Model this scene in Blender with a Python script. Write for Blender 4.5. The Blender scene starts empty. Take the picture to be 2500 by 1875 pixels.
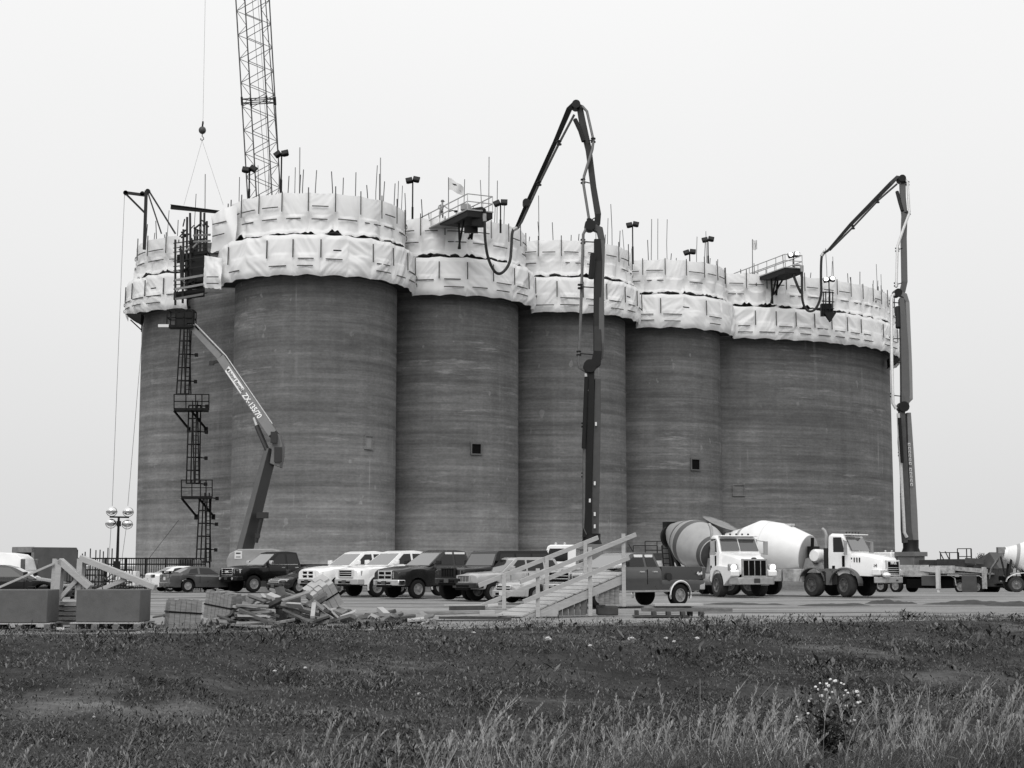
import bpy, bmesh, math, random
import numpy as np
from mathutils import Vector, Matrix, noise as mnoise
random.seed(7)
R_ = math.radians
S = bpy.context.scene
C = S.collection
# ---------------------------------------------------------------- camera, sky, sun, exposure
CAMZ, FPX, VH = 1.42, 3800.0, 1380.0
PITCH = math.atan((VH - 937.5) / FPX)
cam = bpy.data.objects.new('camera', bpy.data.cameras.new('camera'))
cam.data.sensor_fit = 'HORIZONTAL'; cam.data.sensor_width = 36; cam.data.lens = FPX / 2500 * 36
cam.data.clip_start = 0.5; cam.data.clip_end = 8000
cam.location = (0, 0, CAMZ); cam.rotation_euler = (math.pi / 2 + PITCH, 0, 0)
C.objects.link(cam); S.camera = cam
S.view_settings.view_transform = 'Standard'; S.view_settings.look = 'None'
S.view_settings.exposure = 0.0; S.view_settings.gamma = 1
SUN_EL, SUN_AZ = R_(42), R_(188)          # azimuth clockwise from +Y: behind the camera and a little to the left
W = bpy.data.worlds.new('World'); S.world = W; W.use_nodes = True
nt = W.node_tree; N = nt.nodes; LK = nt.links
bg = N['Background']
sky = N.new('ShaderNodeTexSky'); sky.sky_type = 'NISHITA'; sky.sun_disc = False
sky.sun_elevation = SUN_EL; sky.sun_rotation = SUN_AZ; sky.dust_density = 6; sky.air_density = 2
bw = N.new('ShaderNodeRGBToBW'); LK.new(sky.outputs[0], bw.inputs[0])
tc = N.new('ShaderNodeTexCoord'); sx = N.new('ShaderNodeSeparateXYZ'); LK.new(tc.outputs['Generated'], sx.inputs[0])
rp = N.new('ShaderNodeValToRGB'); LK.new(sx.outputs[2], rp.inputs[0])      # cloud deck: brighter overhead
el = rp.color_ramp.elements
def _k(v): return (v * 10, v * 10, v * 10, 1)
el[0].position = 0.0; el[0].color = _k(.745)
el[1].position = 1.0; el[1].color = _k(1.30)
for p_, v_ in ((.09, .815), (.19, .885), (.33, .96), (.6, 1.1)):
    e_ = el.new(p_); e_.color = _k(v_)
cn = N.new('ShaderNodeTexNoise'); cn.inputs['Scale'].default_value = 1.6; cn.inputs['Detail'].default_value = 3
LK.new(tc.outputs['Generated'], cn.inputs['Vector'])
cm = N.new('ShaderNodeMapRange'); cm.inputs[3].default_value = .95; cm.inputs[4].default_value = 1.05
LK.new(cn.outputs['Fac'], cm.inputs[0])
ml = N.new('ShaderNodeMixRGB'); ml.blend_type = 'MULTIPLY'; ml.inputs[0].default_value = 1
LK.new(rp.outputs[0], ml.inputs[1]); LK.new(cm.outputs[0], ml.inputs[2])
mx = N.new('ShaderNodeMixRGB'); mx.inputs[0].default_value = .93            # the clear sky barely shows through
LK.new(bw.outputs[0], mx.inputs[1]); LK.new(ml.outputs[0], mx.inputs[2]); LK.new(mx.outputs[0], bg.inputs[0])
bg.inputs[1].default_value = .1
sun = bpy.data.objects.new('sun', bpy.data.lights.new('sun', 'SUN'))
sun.data.energy = 1.5; sun.data.angle = R_(40); sun.data.color = (1, .99, .975)
sun.rotation_euler = (math.pi / 2 - SUN_EL, 0, math.pi - SUN_AZ); C.objects.link(sun)
# ---------------------------------------------------------------- projection helpers: a photo pixel at a true distance
def ray(u, v):
    a, b = (u - 1250) / FPX, (937.5 - v) / FPX
    c, s = math.cos(PITCH), math.sin(PITCH)
    return Vector((a, c - b * s, s + b * c))
def PT(u, v, Y):
    d = ray(u, v); return Vector((0, 0, CAMZ)) + d * (Y / d.y)
def zg(y): return 0.0 if y < 85 else -.75 * min(1, (y - 85) / 40)
def G(u, v):
    d = ray(u, v); t = -CAMZ / d.z; p = Vector((0, 0, CAMZ)) + d * t
    return p
def yedge(x): return 36.5 + .40 * x + .5 * mnoise.noise((x * .35, 3.1, 0)) + .3 * mnoise.noise((x * 1.3, 7.1, 0)) + .25 * mnoise.noise((x * 3.1, 2.1, 0))
def field_z(x, y):
    t = yedge(x) - y
    if t <= 0: return 0.0
    if t < 8: f = t / 8; b = -1.35 * (3 * f * f - 2 * f ** 3)
    elif t < 14: b = -1.35 - .15 * (t - 8) / 6
    else: b = -1.5 + min(1.4, (t - 14) * .085)
    k = min(1, t / 2)
    return b + k * (.15 * mnoise.noise((x * .35, y * .8, 1)) + .10 * mnoise.noise((x * 1.1, y * 1.9, 5)))
# ---------------------------------------------------------------- materials (the photograph is black and white)
def mat(name, base, rough=.6, metal=0., var=.0, scale=3., bump=0., bscale=30., coat=0., stretch=None, spec=.5):
    m = bpy.data.materials.new(name); m.use_nodes = True
    t = m.node_tree; b = t.nodes['Principled BSDF']
    b.inputs['Base Color'].default_value = (base, base, base, 1)
    b.inputs['Roughness'].default_value = rough; b.inputs['Metallic'].default_value = metal
    b.inputs['Coat Weight'].default_value = coat; b.inputs['Coat Roughness'].default_value = .06
    b.inputs['Specular IOR Level'].default_value = spec
    tcn = t.nodes.new('ShaderNodeTexCoord')
    if var:
        n = t.nodes.new('ShaderNodeTexNoise'); n.inputs['Scale'].default_value = scale; n.inputs['Detail'].default_value = 6
        n.inputs['Roughness'].default_value = .65
        src = tcn.outputs['Object']
        if stretch:
            mp = t.nodes.new('ShaderNodeMapping'); mp.inputs['Scale'].default_value = stretch
            t.links.new(src, mp.inputs[0]); src = mp.outputs[0]
        t.links.new(src, n.inputs['Vector'])
        r = t.nodes.new('ShaderNodeMapRange'); r.inputs[1].default_value = .25; r.inputs[2].default_value = .75
        r.inputs[3].default_value = base * (1 - var); r.inputs[4].default_value = min(.95, base * (1 + var))
        t.links.new(n.outputs['Fac'], r.inputs[0]); t.links.new(r.outputs[0], b.inputs['Base Color'])
        r2 = t.nodes.new('ShaderNodeMapRange'); r2.inputs[3].default_value = max(.03, rough - .12); r2.inputs[4].default_value = min(1, rough + .12)
        t.links.new(n.outputs['Fac'], r2.inputs[0]); t.links.new(r2.outputs[0], b.inputs['Roughness'])
    if bump:
        n2 = t.nodes.new('ShaderNodeTexNoise'); n2.inputs['Scale'].default_value = bscale; n2.inputs['Detail'].default_value = 5
        t.links.new(tcn.outputs['Object'], n2.inputs['Vector'])
        bp = t.nodes.new('ShaderNodeBump'); bp.inputs['Strength'].default_value = bump; bp.inputs['Distance'].default_value = .02
        t.links.new(n2.outputs['Fac'], bp.inputs['Height']); t.links.new(bp.outputs[0], b.inputs['Normal'])
    return m
def emis(name, s):
    m = bpy.data.materials.new(name); m.use_nodes = True; b = m.node_tree.nodes['Principled BSDF']
    b.inputs['Base Color'].default_value = (.9, .9, .9, 1); b.inputs['Emission Color'].default_value = (1, 1, 1, 1)
    b.inputs['Emission Strength'].default_value = s; return m
M = {}
def P(name, *a, **k): M[name] = mat(name, *a, **k)
P('white', .78, .3, var=.07, scale=2, coat=.4); P('offwhite', .62, .4, var=.12, scale=2, coat=.2)
P('black', .003, .22, var=.3, scale=2, coat=.15, spec=.3); P('darkgrey', .014, .25, var=.2, scale=2, coat=.25, spec=.4); P('midgrey', .04, .3, var=.15, scale=2, coat=.6)
P('silver', .34, .3, var=.08, scale=2, coat=.6); P('silverwhite', .55, .3, var=.08, scale=2, coat=.6)
P('rubber', .009, .85, var=.5, scale=6, spec=.2); P('dusty_rubber', .035, .9, var=.4, scale=5, spec=.2); P('under', .004, .9, spec=.1); P('trim', .012, .6, var=.3, scale=5, spec=.3)
P('rim', .3, .35, .5, var=.2, scale=9); P('rim_dark', .16, .4, .5, var=.3, scale=9); P('chrome', .75, .12, 1., var=.1, scale=4)
P('glass', .03, .06, spec=1., coat=1.); P('glass_side', .012, .06, spec=.4); P('lamp', .6, .12, .5, var=.35, scale=25, coat=1.); P('taillight', .05, .15, coat=1.)
P('steel', .016, .6, var=.4, scale=4, spec=.25); P('steel_light', .22, .5, .4, var=.3, scale=3); P('steel_black', .005, .6, var=.4, scale=4, spec=.2)
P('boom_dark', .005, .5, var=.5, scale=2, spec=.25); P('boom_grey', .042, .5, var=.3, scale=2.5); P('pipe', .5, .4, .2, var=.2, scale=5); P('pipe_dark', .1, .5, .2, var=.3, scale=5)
P('galv', .33, .5, .5, var=.25, scale=5); P('lattice', .085, .6, var=.3, scale=1); P('hose', .006, .6, var=.3, scale=4)
P('timber', .2, .8, var=.5, scale=3, stretch=(1.2, 1.2, 7), bump=.25, bscale=40); P('timber_pale', .36, .75, var=.18, scale=3, stretch=(1.2, 1.2, 7), bump=.2, bscale=40)
P('timber_grey', .12, .85, var=.4, scale=4, stretch=(2, 2, 6), bump=.3, bscale=40); P('timber_dark', .05, .85, var=.45, scale=4, bump=.3, bscale=40)
P('block', .095, .9, var=.2, scale=5, bump=.35, bscale=45); P('band', .004, .6, spec=.2)
P('plate', .6, .4); P('letter', .72, .5); P('ink', .03, .6); P('plaster', .21, .9, var=.15, scale=4); P('batten', .05, .7, var=.3, scale=3); P('deck_dark', .006, .9, var=.5, scale=2)
P('fender', .10, .6, var=.25, scale=3); P('drum_grey', .3, .4, var=.15, scale=2, coat=.1); P('drum_white', .72, .35, var=.08, scale=1.5, coat=.2); P('stripe', .055, .45, var=.2, scale=3)
P('dirty', .38, .8, var=.6, scale=3, bump=.3, bscale=15); P('container', .075, .7, var=.3, scale=1.5); P('rust', .035, .85, var=.5, scale=3)
P('skin', .35, .6); P('vest', .33, .7, var=.1, scale=6); P('jeans', .1, .8, var=.2, scale=8); P('cloth_dark', .08, .8); P('hat', .1, .4)
P('flag', .6, .8, var=.08, scale=4); P('stone', .42, .85, var=.3, scale=6, bump=.4, bscale=18); P('lift_pale', .26, .4, var=.2, scale=2); P('lift_grey', .135, .45, var=.15, scale=2); P('lift_dark', .01, .5, var=.3, scale=2)
M['lit'] = emis('lit', 2.2); M['headlamp_on'] = emis('headlamp_on', 1.1)
def foliage(name, lo, hi, scale):
    m = mat(name, .05, .9); t = m.node_tree; b = t.nodes['Principled BSDF']
    b.inputs['Specular IOR Level'].default_value = .15
    g = t.nodes.new('ShaderNodeNewGeometry'); n = t.nodes.new('ShaderNodeTexNoise'); n.inputs['Scale'].default_value = scale; n.inputs['Detail'].default_value = 6; n.inputs['Roughness'].default_value = .65
    t.links.new(g.outputs['Position'], n.inputs['Vector'])
    a = t.nodes.new('ShaderNodeMath'); a.operation = 'MULTIPLY_ADD'; a.inputs[1].default_value = .55
    t.links.new(g.outputs['Random Per Island'], a.inputs[0]); t.links.new(n.outputs['Fac'], a.inputs[2])
    r = t.nodes.new('ShaderNodeMapRange'); r.inputs[1].default_value = .35; r.inputs[2].default_value = 1.2
    r.inputs[3].default_value = lo; r.inputs[4].default_value = hi
    t.links.new(a.outputs[0], r.inputs[0]); t.links.new(r.outputs[0], b.inputs['Base Color']); M[name] = m
foliage('weed', .004, .16, .4); foliage('grass', .008, .18, .45); foliage('dry', .05, .22, .8); foliage('stalk', .1, .42, .9); foliage('undergrass', .02, .13, .9); foliage('thistle_leaf', .012, .13, 3); foliage('far_leaf', .05, .13, .4)
M['fluff'] = mat('fluff', .75, .9, var=.12, scale=30, bump=.6, bscale=60)
# concrete of the silos: lift bands, blotches, drips; fresh darker concrete towards the top
def concrete():
    m = mat('concrete', .2, .9); t = m.node_tree; b = t.nodes['Principled BSDF']; b.inputs['Specular IOR Level'].default_value = .2
    g = t.nodes.new('ShaderNodeNewGeometry')
    def nz(scale, detail=6, rough=.6, dist=0.):
        mp = t.nodes.new('ShaderNodeMapping'); mp.inputs['Scale'].default_value = scale
        n = t.nodes.new('ShaderNodeTexNoise'); n.inputs['Scale'].default_value = 1; n.inputs['Detail'].default_value = detail
        n.inputs['Roughness'].default_value = rough; n.inputs['Distortion'].default_value = dist
        t.links.new(g.outputs['Position'], mp.inputs[0]); t.links.new(mp.outputs[0], n.inputs['Vector']); return n.outputs['Fac']
    def rng(x, a, b_, c, d):
        r = t.nodes.new('ShaderNodeMapRange'); r.inputs[1].default_value = a; r.inputs[2].default_value = b_; r.inputs[3].default_value = c; r.inputs[4].default_value = d
        t.links.new(x, r.inputs[0]); return r.outputs[0]
    def mul(x, y):
        q = t.nodes.new('ShaderNodeMath'); q.operation = 'MULTIPLY'; t.links.new(x, q.inputs[0])
        t.links.new(y, q.inputs[1]); return q.outputs[0]
    def add(x, y):
        q = t.nodes.new('ShaderNodeMath'); q.operation = 'ADD'; t.links.new(x, q.inputs[0]); t.links.new(y, q.inputs[1]); return q.outputs[0]
    sp = t.nodes.new('ShaderNodeSeparateXYZ'); t.links.new(g.outputs['Position'], sp.inputs[0])
    band = mul(rng(nz((.018, .018, .5), 5, .6), .36, .64, .80, 1.20), rng(nz((.012, .012, 2.1), 4, .6), .36, .64, .88, 1.12))
    fine = mul(rng(nz((.05, .05, 3.4), 6, .62), .36, .64, .84, 1.16), rng(nz((.4, .4, 2.6), 7, .74), .34, .66, .84, 1.16))
    blot = rng(nz((.22, .22, .3), 5), .3, .7, .86, 1.14)
    drip = rng(nz((1.1, 1.1, .05), 4), .3, .7, .9, 1.1)
    gran = rng(nz((4, 4, 6), 5, .75), .35, .65, .86, 1.14)
    patch = mul(rng(nz((.22, .22, 2.0), 8, .75), .55, .64, 0, .8), rng(nz((.12, .12, .22), 4), .44, .62, 0, 1))
    spot = mul(rng(nz((1.5, 1.5, 1.1), 2, .4), .71, .74, 0, .5), rng(nz((.2, .2, .2), 3), .45, .6, 0, 1)); runs = mul(rng(nz((2.2, 2.2, .12), 3, .5), .66, .74, 0, .5), rng(nz((.2, .2, .16), 4), .5, .62, 0, 1)); patch = add(patch, add(spot, runs))
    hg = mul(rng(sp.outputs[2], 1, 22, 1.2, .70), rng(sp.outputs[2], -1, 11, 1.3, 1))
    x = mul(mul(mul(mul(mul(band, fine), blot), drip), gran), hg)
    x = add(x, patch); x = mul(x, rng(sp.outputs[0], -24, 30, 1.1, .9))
    k = t.nodes.new('ShaderNodeMath'); k.operation = 'MULTIPLY'; k.inputs[1].default_value = .14; t.links.new(x, k.inputs[0])
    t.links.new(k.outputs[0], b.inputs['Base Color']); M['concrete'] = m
concrete()
def sheeting():
    m = mat('sheeting', .88, .5, var=.04, scale=.8, bump=.25, bscale=2.2); t = m.node_tree; b = t.nodes['Principled BSDF']
    tr = t.nodes.new('ShaderNodeBsdfTranslucent'); tr.inputs[0].default_value = (.8, .8, .8, 1)
    ms = t.nodes.new('ShaderNodeMixShader'); ms.inputs[0].default_value = .22
    out = t.nodes['Material Output']; t.links.new(b.outputs[0], ms.inputs[1]); t.links.new(tr.outputs[0], ms.inputs[2]); t.links.new(ms.outputs[0], out.inputs[0])
    M['sheeting'] = m
sheeting()
def ground_mat():
    m = mat('ground', .3, .95); t = m.node_tree; b = t.nodes['Principled BSDF']; b.inputs['Specular IOR Level'].default_value = .2
    g = t.nodes.new('ShaderNodeNewGeometry')
    def nz(scale, detail=6, rough=.6):
        mp = t.nodes.new('ShaderNodeMapping'); mp.inputs['Scale'].default_value = scale
        n = t.nodes.new('ShaderNodeTexNoise'); n.inputs['Scale'].default_value = 1; n.inputs['Detail'].default_value = detail; n.inputs['Roughness'].default_value = rough
        t.links.new(g.outputs['Position'], mp.inputs[0]); t.links.new(mp.outputs[0], n.inputs['Vector']); return n.outputs['Fac']
    def rng(x, a, b_, c, d):
        r = t.nodes.new('ShaderNodeMapRange'); r.inputs[1].default_value = a; r.inputs[2].default_value = b_; r.inputs[3].default_value = c; r.inputs[4].default_value = d
        t.links.new(x, r.inputs[0]); return r.outputs[0]
    def op(o, x, y):
        q = t.nodes.new('ShaderNodeMath'); q.operation = o
        for i, z in enumerate((x, y)):
            if isinstance(z, (int, float)): q.inputs[i].default_value = z
            else: t.links.new(z, q.inputs[i])
        return q.outputs[0]
    grav = op('MULTIPLY', rng(nz((.09, .3, 1), 5), .3, .7, .19, .27), rng(nz((3, 3, 6), 9, .88), .3, .7, .6, 1.35))
    wet = op('MULTIPLY', rng(nz((.05, .45, 1), 6, .65), .53, .64, 0, 1), .72)
    grav = op('MULTIPLY', grav, op('SUBTRACT', 1, wet))
    soil = op('MULTIPLY', rng(nz((.12, 1.0, 1), 7), .32, .68, .014, .062), rng(nz((9, 9, 9), 6, .8), .3, .7, .5, 1.5))
    soil = op('ADD', soil, op('MULTIPLY', rng(nz((.11, .7, 1), 6, .65), .58, .70, 0, .085), 1))
    ad = t.nodes.new('ShaderNodeAttribute'); ad.attribute_name = 'dry'
    dm = rng(op('ADD', ad.outputs['Fac'], rng(nz((1.2, 2.5, 2), 7, .75), .3, .7, -.6, .6)), .3, 1.15, 0, .05)
    soil = op('ADD', soil, dm)
    at = t.nodes.new('ShaderNodeAttribute'); at.attribute_name = 'field'
    mk = rng(op('ADD', at.outputs['Fac'], rng(nz((2.2, 2.2, 2), 5), 0, 1, -.35, .35)), .4, .6, 0, 1)
    mix = t.nodes.new('ShaderNodeMix'); mix.data_type = 'FLOAT'
    t.links.new(mk, mix.inputs[0]); t.links.new(grav, mix.inputs[2]); t.links.new(soil, mix.inputs[3])
    t.links.new(mix.outputs[0], b.inputs['Base Color'])
    bp = t.nodes.new('ShaderNodeBump'); bp.inputs['Strength'].default_value = .6; bp.inputs['Distance'].default_value = .05
    t.links.new(nz((7, 7, 7), 6, .75), bp.inputs['Height']); t.links.new(bp.outputs[0], b.inputs['Normal']); M['ground'] = m
ground_mat()
# ---------------------------------------------------------------- mesh helpers
def fieldpt(u, v):
    d = ray(u, v); best = None
    for k in range(300):
        Y = 18 + k * .1; p = Vector((0, 0, CAMZ)) + d * (Y / d.y); e = p.z - field_z(p.x, Y)
        if best is None or abs(e) < best[0]: best = (abs(e), p)
    return best[1]
DRY = [(fieldpt(u, v), w, h) for u, v, w, h in ((225, 1690, .7, .5), (150, 1722, .9, .5), (80, 1735, .8, .35), (330, 1738, 1.4, .35), (440, 1725, .9, .3), (2370, 1642, 1.2, .35), (2270, 1658, 1.0, .3))]
def dryness(x, y): return max((1.15 - ((x - p.x) / w) ** 2 - ((y - p.y) / (h * 2.2)) ** 2) for p, w, h in DRY)
class MB:
    def __init__(s): s.v = []; s.f = []
    def add(s, vs, fs, T=None):
        o = len(s.v)
        s.v += [tuple(T @ Vector(p)) if T is not None else tuple(p) for p in vs]
        s.f += [tuple(i + o for i in f) for f in fs]; return s
    def box(s, c, d, T=None, rz=0):
        x, y, z = d[0] / 2, d[1] / 2, d[2] / 2
        vs = [Vector((a * x, b * y, e * z)) for e in (-1, 1) for a, b in ((-1, -1), (1, -1), (1, 1), (-1, 1))]
        if rz:
            Q = Matrix.Rotation(rz, 3, 'Z'); vs = [Q @ p for p in vs]
        vs = [p + Vector(c) for p in vs]
        return s.add(vs, [(3, 2, 1, 0), (4, 5, 6, 7), (0, 1, 5, 4), (1, 2, 6, 5), (2, 3, 7, 6), (3, 0, 4, 7)], T)
    def beam(s, p, q, w, h=None, up=(0, 0, 1), w2=None, h2=None):
        p, q = Vector(p), Vector(q); h = w if h is None else h; w2 = w if w2 is None else w2; h2 = h if h2 is None else h2
        d = (q - p).normalized(); u = Vector(up)
        if abs(d.dot(u)) > .98: u = Vector((0, 1, 0)) if abs(d.y) < .9 else Vector((1, 0, 0))
        a = d.cross(u).normalized(); b = a.cross(d)
        vs = []
        for o, ww, hh in ((p, w, h), (q, w2, h2)):
            vs += [o - a * ww / 2 - b * hh / 2, o + a * ww / 2 - b * hh / 2, o + a * ww / 2 + b * hh / 2, o - a * ww / 2 + b * hh / 2]
        return s.add(vs, [(3, 2, 1, 0), (4, 5, 6, 7), (0, 1, 5, 4), (1, 2, 6, 5), (2, 3, 7, 6), (3, 0, 4, 7)])
    def loft(s, rings, T=None, caps=True):
        n = len(rings[0]); vs = [p for r in rings for p in r]; fs = []
        for i in range(len(rings) - 1):
            for j in range(n):
                k = (j + 1) % n; fs.append((i * n + j, i * n + k, (i + 1) * n + k, (i + 1) * n + j))
        if caps: fs += [tuple(range(n))[::-1], tuple((len(rings) - 1) * n + j for j in range(n))]
        return s.add(vs, fs, T)
    def tube(s, pts, r, n=6, r2=None):
        pts = [Vector(p) for p in pts]; rings = []; b = None
        for i, p in enumerate(pts):
            d = (pts[min(i + 1, len(pts) - 1)] - pts[max(i - 1, 0)]).normalized()
            if b is None:
                u = Vector((0, 0, 1)) if abs(d.z) < .9 else Vector((1, 0, 0)); a = d.cross(u).normalized()
            else: a = (a - d * a.dot(d)).normalized()
            b = d.cross(a); rr = r if r2 is None else r + (r2 - r) * i / (len(pts) - 1)
            rings.append([p + a * rr * math.cos(t * 2 * math.pi / n) + b * rr * math.sin(t * 2 * math.pi / n) for t in range(n)])
        return s.loft(rings)
    def lathe(s, prof, n=24, T=None):
        rings = [[Vector((max(r, 1e-4) * math.cos(t * 2 * math.pi / n), max(r, 1e-4) * math.sin(t * 2 * math.pi / n), z)) for t in range(n)] for r, z in prof]
        return s.loft(rings, T)
    def prism(s, poly, a, b, axis='z', T=None):
        def q(p, h):
            return {'z': (p[0], p[1], h), 'y': (p[0], h, p[1]), 'x': (h, p[0], p[1])}[axis]
        return s.loft([[q(p, a) for p in poly], [q(p, b) for p in poly]], T)
    def plate(s, pts, th):
        pts = [Vector(p) for p in pts]; n = (pts[1] - pts[0]).cross(pts[-1] - pts[0]).normalized()
        return s.loft([pts, [p - n * th for p in pts]])
    def ball(s, c, r, n=12, sc=(1, 1, 1)):
        pr = [(r * math.sin(math.pi * i / (n // 2)), -r * math.cos(math.pi * i / (n // 2))) for i in range(n // 2 + 1)]
        return s.lathe(pr, n, Matrix.Translation(Vector(c)) @ Matrix.Diagonal((*sc, 1)))
    def build(s, name, m, parent=None, ang=35, world=False, bevel=0):
        me = bpy.data.meshes.new(name)
        off = parent.location if (world and parent) else Vector((0, 0, 0))
        me.from_pydata([(p[0] - off.x, p[1] - off.y, p[2] - off.z) for p in s.v], [], s.f)
        bm = bmesh.new(); bm.from_mesh(me); bmesh.ops.recalc_face_normals(bm, faces=bm.faces); bm.to_mesh(me); bm.free()
        return link(name, me, m, parent, ang, bevel)
def link(name, me, m, parent=None, ang=35, bevel=0):
    if m and not me.materials: me.materials.append(M[m])
    if ang:
        me.polygons.foreach_set('use_smooth', [True] * len(me.polygons)); me.set_sharp_from_angle(angle=R_(ang))
    o = bpy.data.objects.new(name, me); C.objects.link(o)
    if parent: o.parent = parent
    if bevel:
        b = o.modifiers.new('bevel', 'BEVEL'); b.width = bevel; b.segments = 2; b.limit_method = 'ANGLE'; b.angle_limit = R_(30)
    return o
def tag(o, label=None, cat=None, group=None, kind=None):
    if label: o['label'] = label
    if cat: o['category'] = cat
    if group: o['group'] = group
    if kind: o['kind'] = kind
    return o
def thing(name, label, cat, loc=(0, 0, 0), rz=0, group=None):
    o = bpy.data.objects.new(name, None); C.objects.link(o); o.location = loc; o.rotation_euler = (0, 0, rz); o.empty_display_size = .3
    return tag(o, label, cat, group)
def text(s, size, m, parent, T, name='lettering', ext=.004, bold=False):
    cu = bpy.data.curves.new('t', 'FONT'); cu.body = s; cu.size = size; cu.extrude = ext; cu.align_x = 'CENTER'; cu.align_y = 'CENTER'
    if bold: cu.offset = size * .02
    cu.resolution_u = 3
    o = bpy.data.objects.new('t', cu); C.objects.link(o); dg = bpy.context.evaluated_depsgraph_get()
    me = bpy.data.meshes.new_from_object(o.evaluated_get(dg)); bpy.data.objects.remove(o); me.materials.clear(); me.name = name
    r = link(name, me, m, parent, 0); r.matrix_local = T; return r
def basis(o, ex, ey):          # matrix with text x along ex, text y along ey
    ex = Vector(ex).normalized(); ez = ex.cross(Vector(ey)).normalized(); ey = ez.cross(ex)
    m = Matrix((ex, ey, ez)).transposed().to_4x4(); m.translation = Vector(o); return m
def arr_mesh(name, v, f, m, ang=0):
    me = bpy.data.meshes.new(name); me.from_pydata(v.tolist() if hasattr(v, 'tolist') else v, [], f.tolist() if hasattr(f, 'tolist') else f); return link(name, me, m, None, ang)
# ---------------------------------------------------------------- ground
def build_ground():
    ys = list(np.arange(-12, 12, 2.)) + list(np.arange(12, 48, .4)) + list(np.arange(48, 130, 2.5)) + [135, 150, 180, 230, 320, 500, 900, 1800, 3600]
    xs = [-2500, -1000, -400, -150, -70, -40, -26] + list(np.arange(-20, 20.1, .4)) + [26, 40, 70, 150, 400, 1000, 2500]
    v, f, a, dr = [], [], [], []
    for y in ys:
        for x in xs:
            xx = max(-22, min(22, x))
            t = yedge(xx) - y
            z = field_z(xx, y) if t > 0 else zg(y) + .03 * mnoise.noise((x * .4, y * .4, 9)) * (1 if y < 100 else 0) - .03
            if t < 0 and t > -3: z += .10 * mnoise.noise((x * 1.1, y * 1.1, 2))
            if y > 130: z = zg(200)
            v.append((x, y, z)); a.append(max(0., min(1., .5 + t * .6))); dr.append(max(0., dryness(x, y)) if t > 0 else 0.)
    nx = len(xs)
    for i in range(len(ys) - 1):
        for j in range(nx - 1): f.append((i * nx + j, i * nx + j + 1, (i + 1) * nx + j + 1, (i + 1) * nx + j))
    me = bpy.data.meshes.new('ground'); me.from_pydata(v, [], f)
    at = me.attributes.new('field', 'FLOAT', 'POINT'); at.data.foreach_set('value', a); at = me.attributes.new('dry', 'FLOAT', 'POINT'); at.data.foreach_set('value', dr)
    tag(link('ground', me, 'ground', None, 180), kind='structure')
build_ground()
# ---------------------------------------------------------------- silos
RS = 6.0; DR = Vector((.746, .664, 0)); DN = Vector((-.667, .745, 0))
c1 = Vector((-14.6, 114.7, 0)); c2 = c1 + DR * 12.2; c3 = c1 + DR * 24.4; c4 = c1 + DR * 36.6
c5 = Vector((18.4, 159.3, 0)); c0 = Vector((-24.85, 129, 0))
ORD = ['leftmost', 'second', 'third', 'fourth', 'fifth', 'wide rightmost']
SIL = [(c0, RS, .55), (c1, RS, .55), (c2, RS, .55), (c3, RS, .55), (c4, RS, .55), (c5, 20.0, .55)]
L0, L1, U1 = 21.6, 24.6, 27.75
slabels = ['round grey concrete silo at the far left, set back behind the ladder tower', 'round grey concrete silo just right of the ladder tower, nearest of the row',
           'round grey concrete silo with a dark square opening, left of the taller black pump boom', 'round grey concrete silo directly behind the black pump boom',
           'round grey concrete silo with a dark square opening, behind the striped mixer drum', 'very wide dark concrete silo ending the row at the right, behind the white mixer drum']
sobj = []
for i, (c, r, _) in enumerate(SIL):
    o = thing('concrete_silo', slabels[i], 'silo', (c.x, c.y, zg(120)), 0, 'concrete silos'); sobj.append(o)
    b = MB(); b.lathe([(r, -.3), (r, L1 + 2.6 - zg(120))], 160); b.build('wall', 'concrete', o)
lk = thing('link_wall', 'flat concrete wall between the leftmost two silos, behind the ladder tower', 'wall', (-22.9, 116.6, zg(120)), 0)
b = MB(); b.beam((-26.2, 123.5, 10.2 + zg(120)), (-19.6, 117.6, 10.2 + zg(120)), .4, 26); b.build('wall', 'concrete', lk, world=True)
# openings in the walls: flat panels, the dark ones painting the shade inside
def opening(i, u, v, w, h, style):
    c, r, _ = SIL[i]; d = ray(u, v); o = Vector((0, 0, CAMZ))
    A = d.x ** 2 + d.y ** 2; B = 2 * ((o.x - c.x) * d.x + (o.y - c.y) * d.y); Cc = (o.x - c.x) ** 2 + (o.y - c.y) ** 2 - r * r
    t = (-B - math.sqrt(B * B - 4 * A * Cc)) / (2 * A); p = o + d * t
    n = Vector((p.x - c.x, p.y - c.y, 0)).normalized(); tx = Vector((-n.y, n.x, 0)); up = Vector((0, 0, 1)); e = n * .05
    fr = MB()
    for sx in (-1, 1): fr.beam(p + tx * sx * (w / 2 + .05) - up * (h / 2 + .1) + e, p + tx * sx * (w / 2 + .05) + up * (h / 2 + .1) + e, .1, .14, up=n)
    for sz in (-1, 1): fr.beam(p - tx * w / 2 + up * sz * (h / 2 + .05) + e, p + tx * w / 2 + up * sz * (h / 2 + .05) + e, .14, .1)
    f = fr.build('window_frame', 'concrete' if style != 'dark' else 'block', sobj[i], world=True)
    pn = MB(); pn.beam(p - tx * w / 2 + n * .01, p + tx * w / 2 + n * .01, .06, h)
    q = pn.build('window_panel', {'dark': 'under', 'pale': 'plaster'}.get(style, 'concrete'), sobj[i], world=True)
opening(2, 1162, 1096, .75, .72, 'dark'); opening(4, 1697, 1134, .82, .85, 'dark'); opening(1, 899, 1080, .6, .82, 'pale'); opening(5, 1803, 1197, .95, .85, 'filled')
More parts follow.
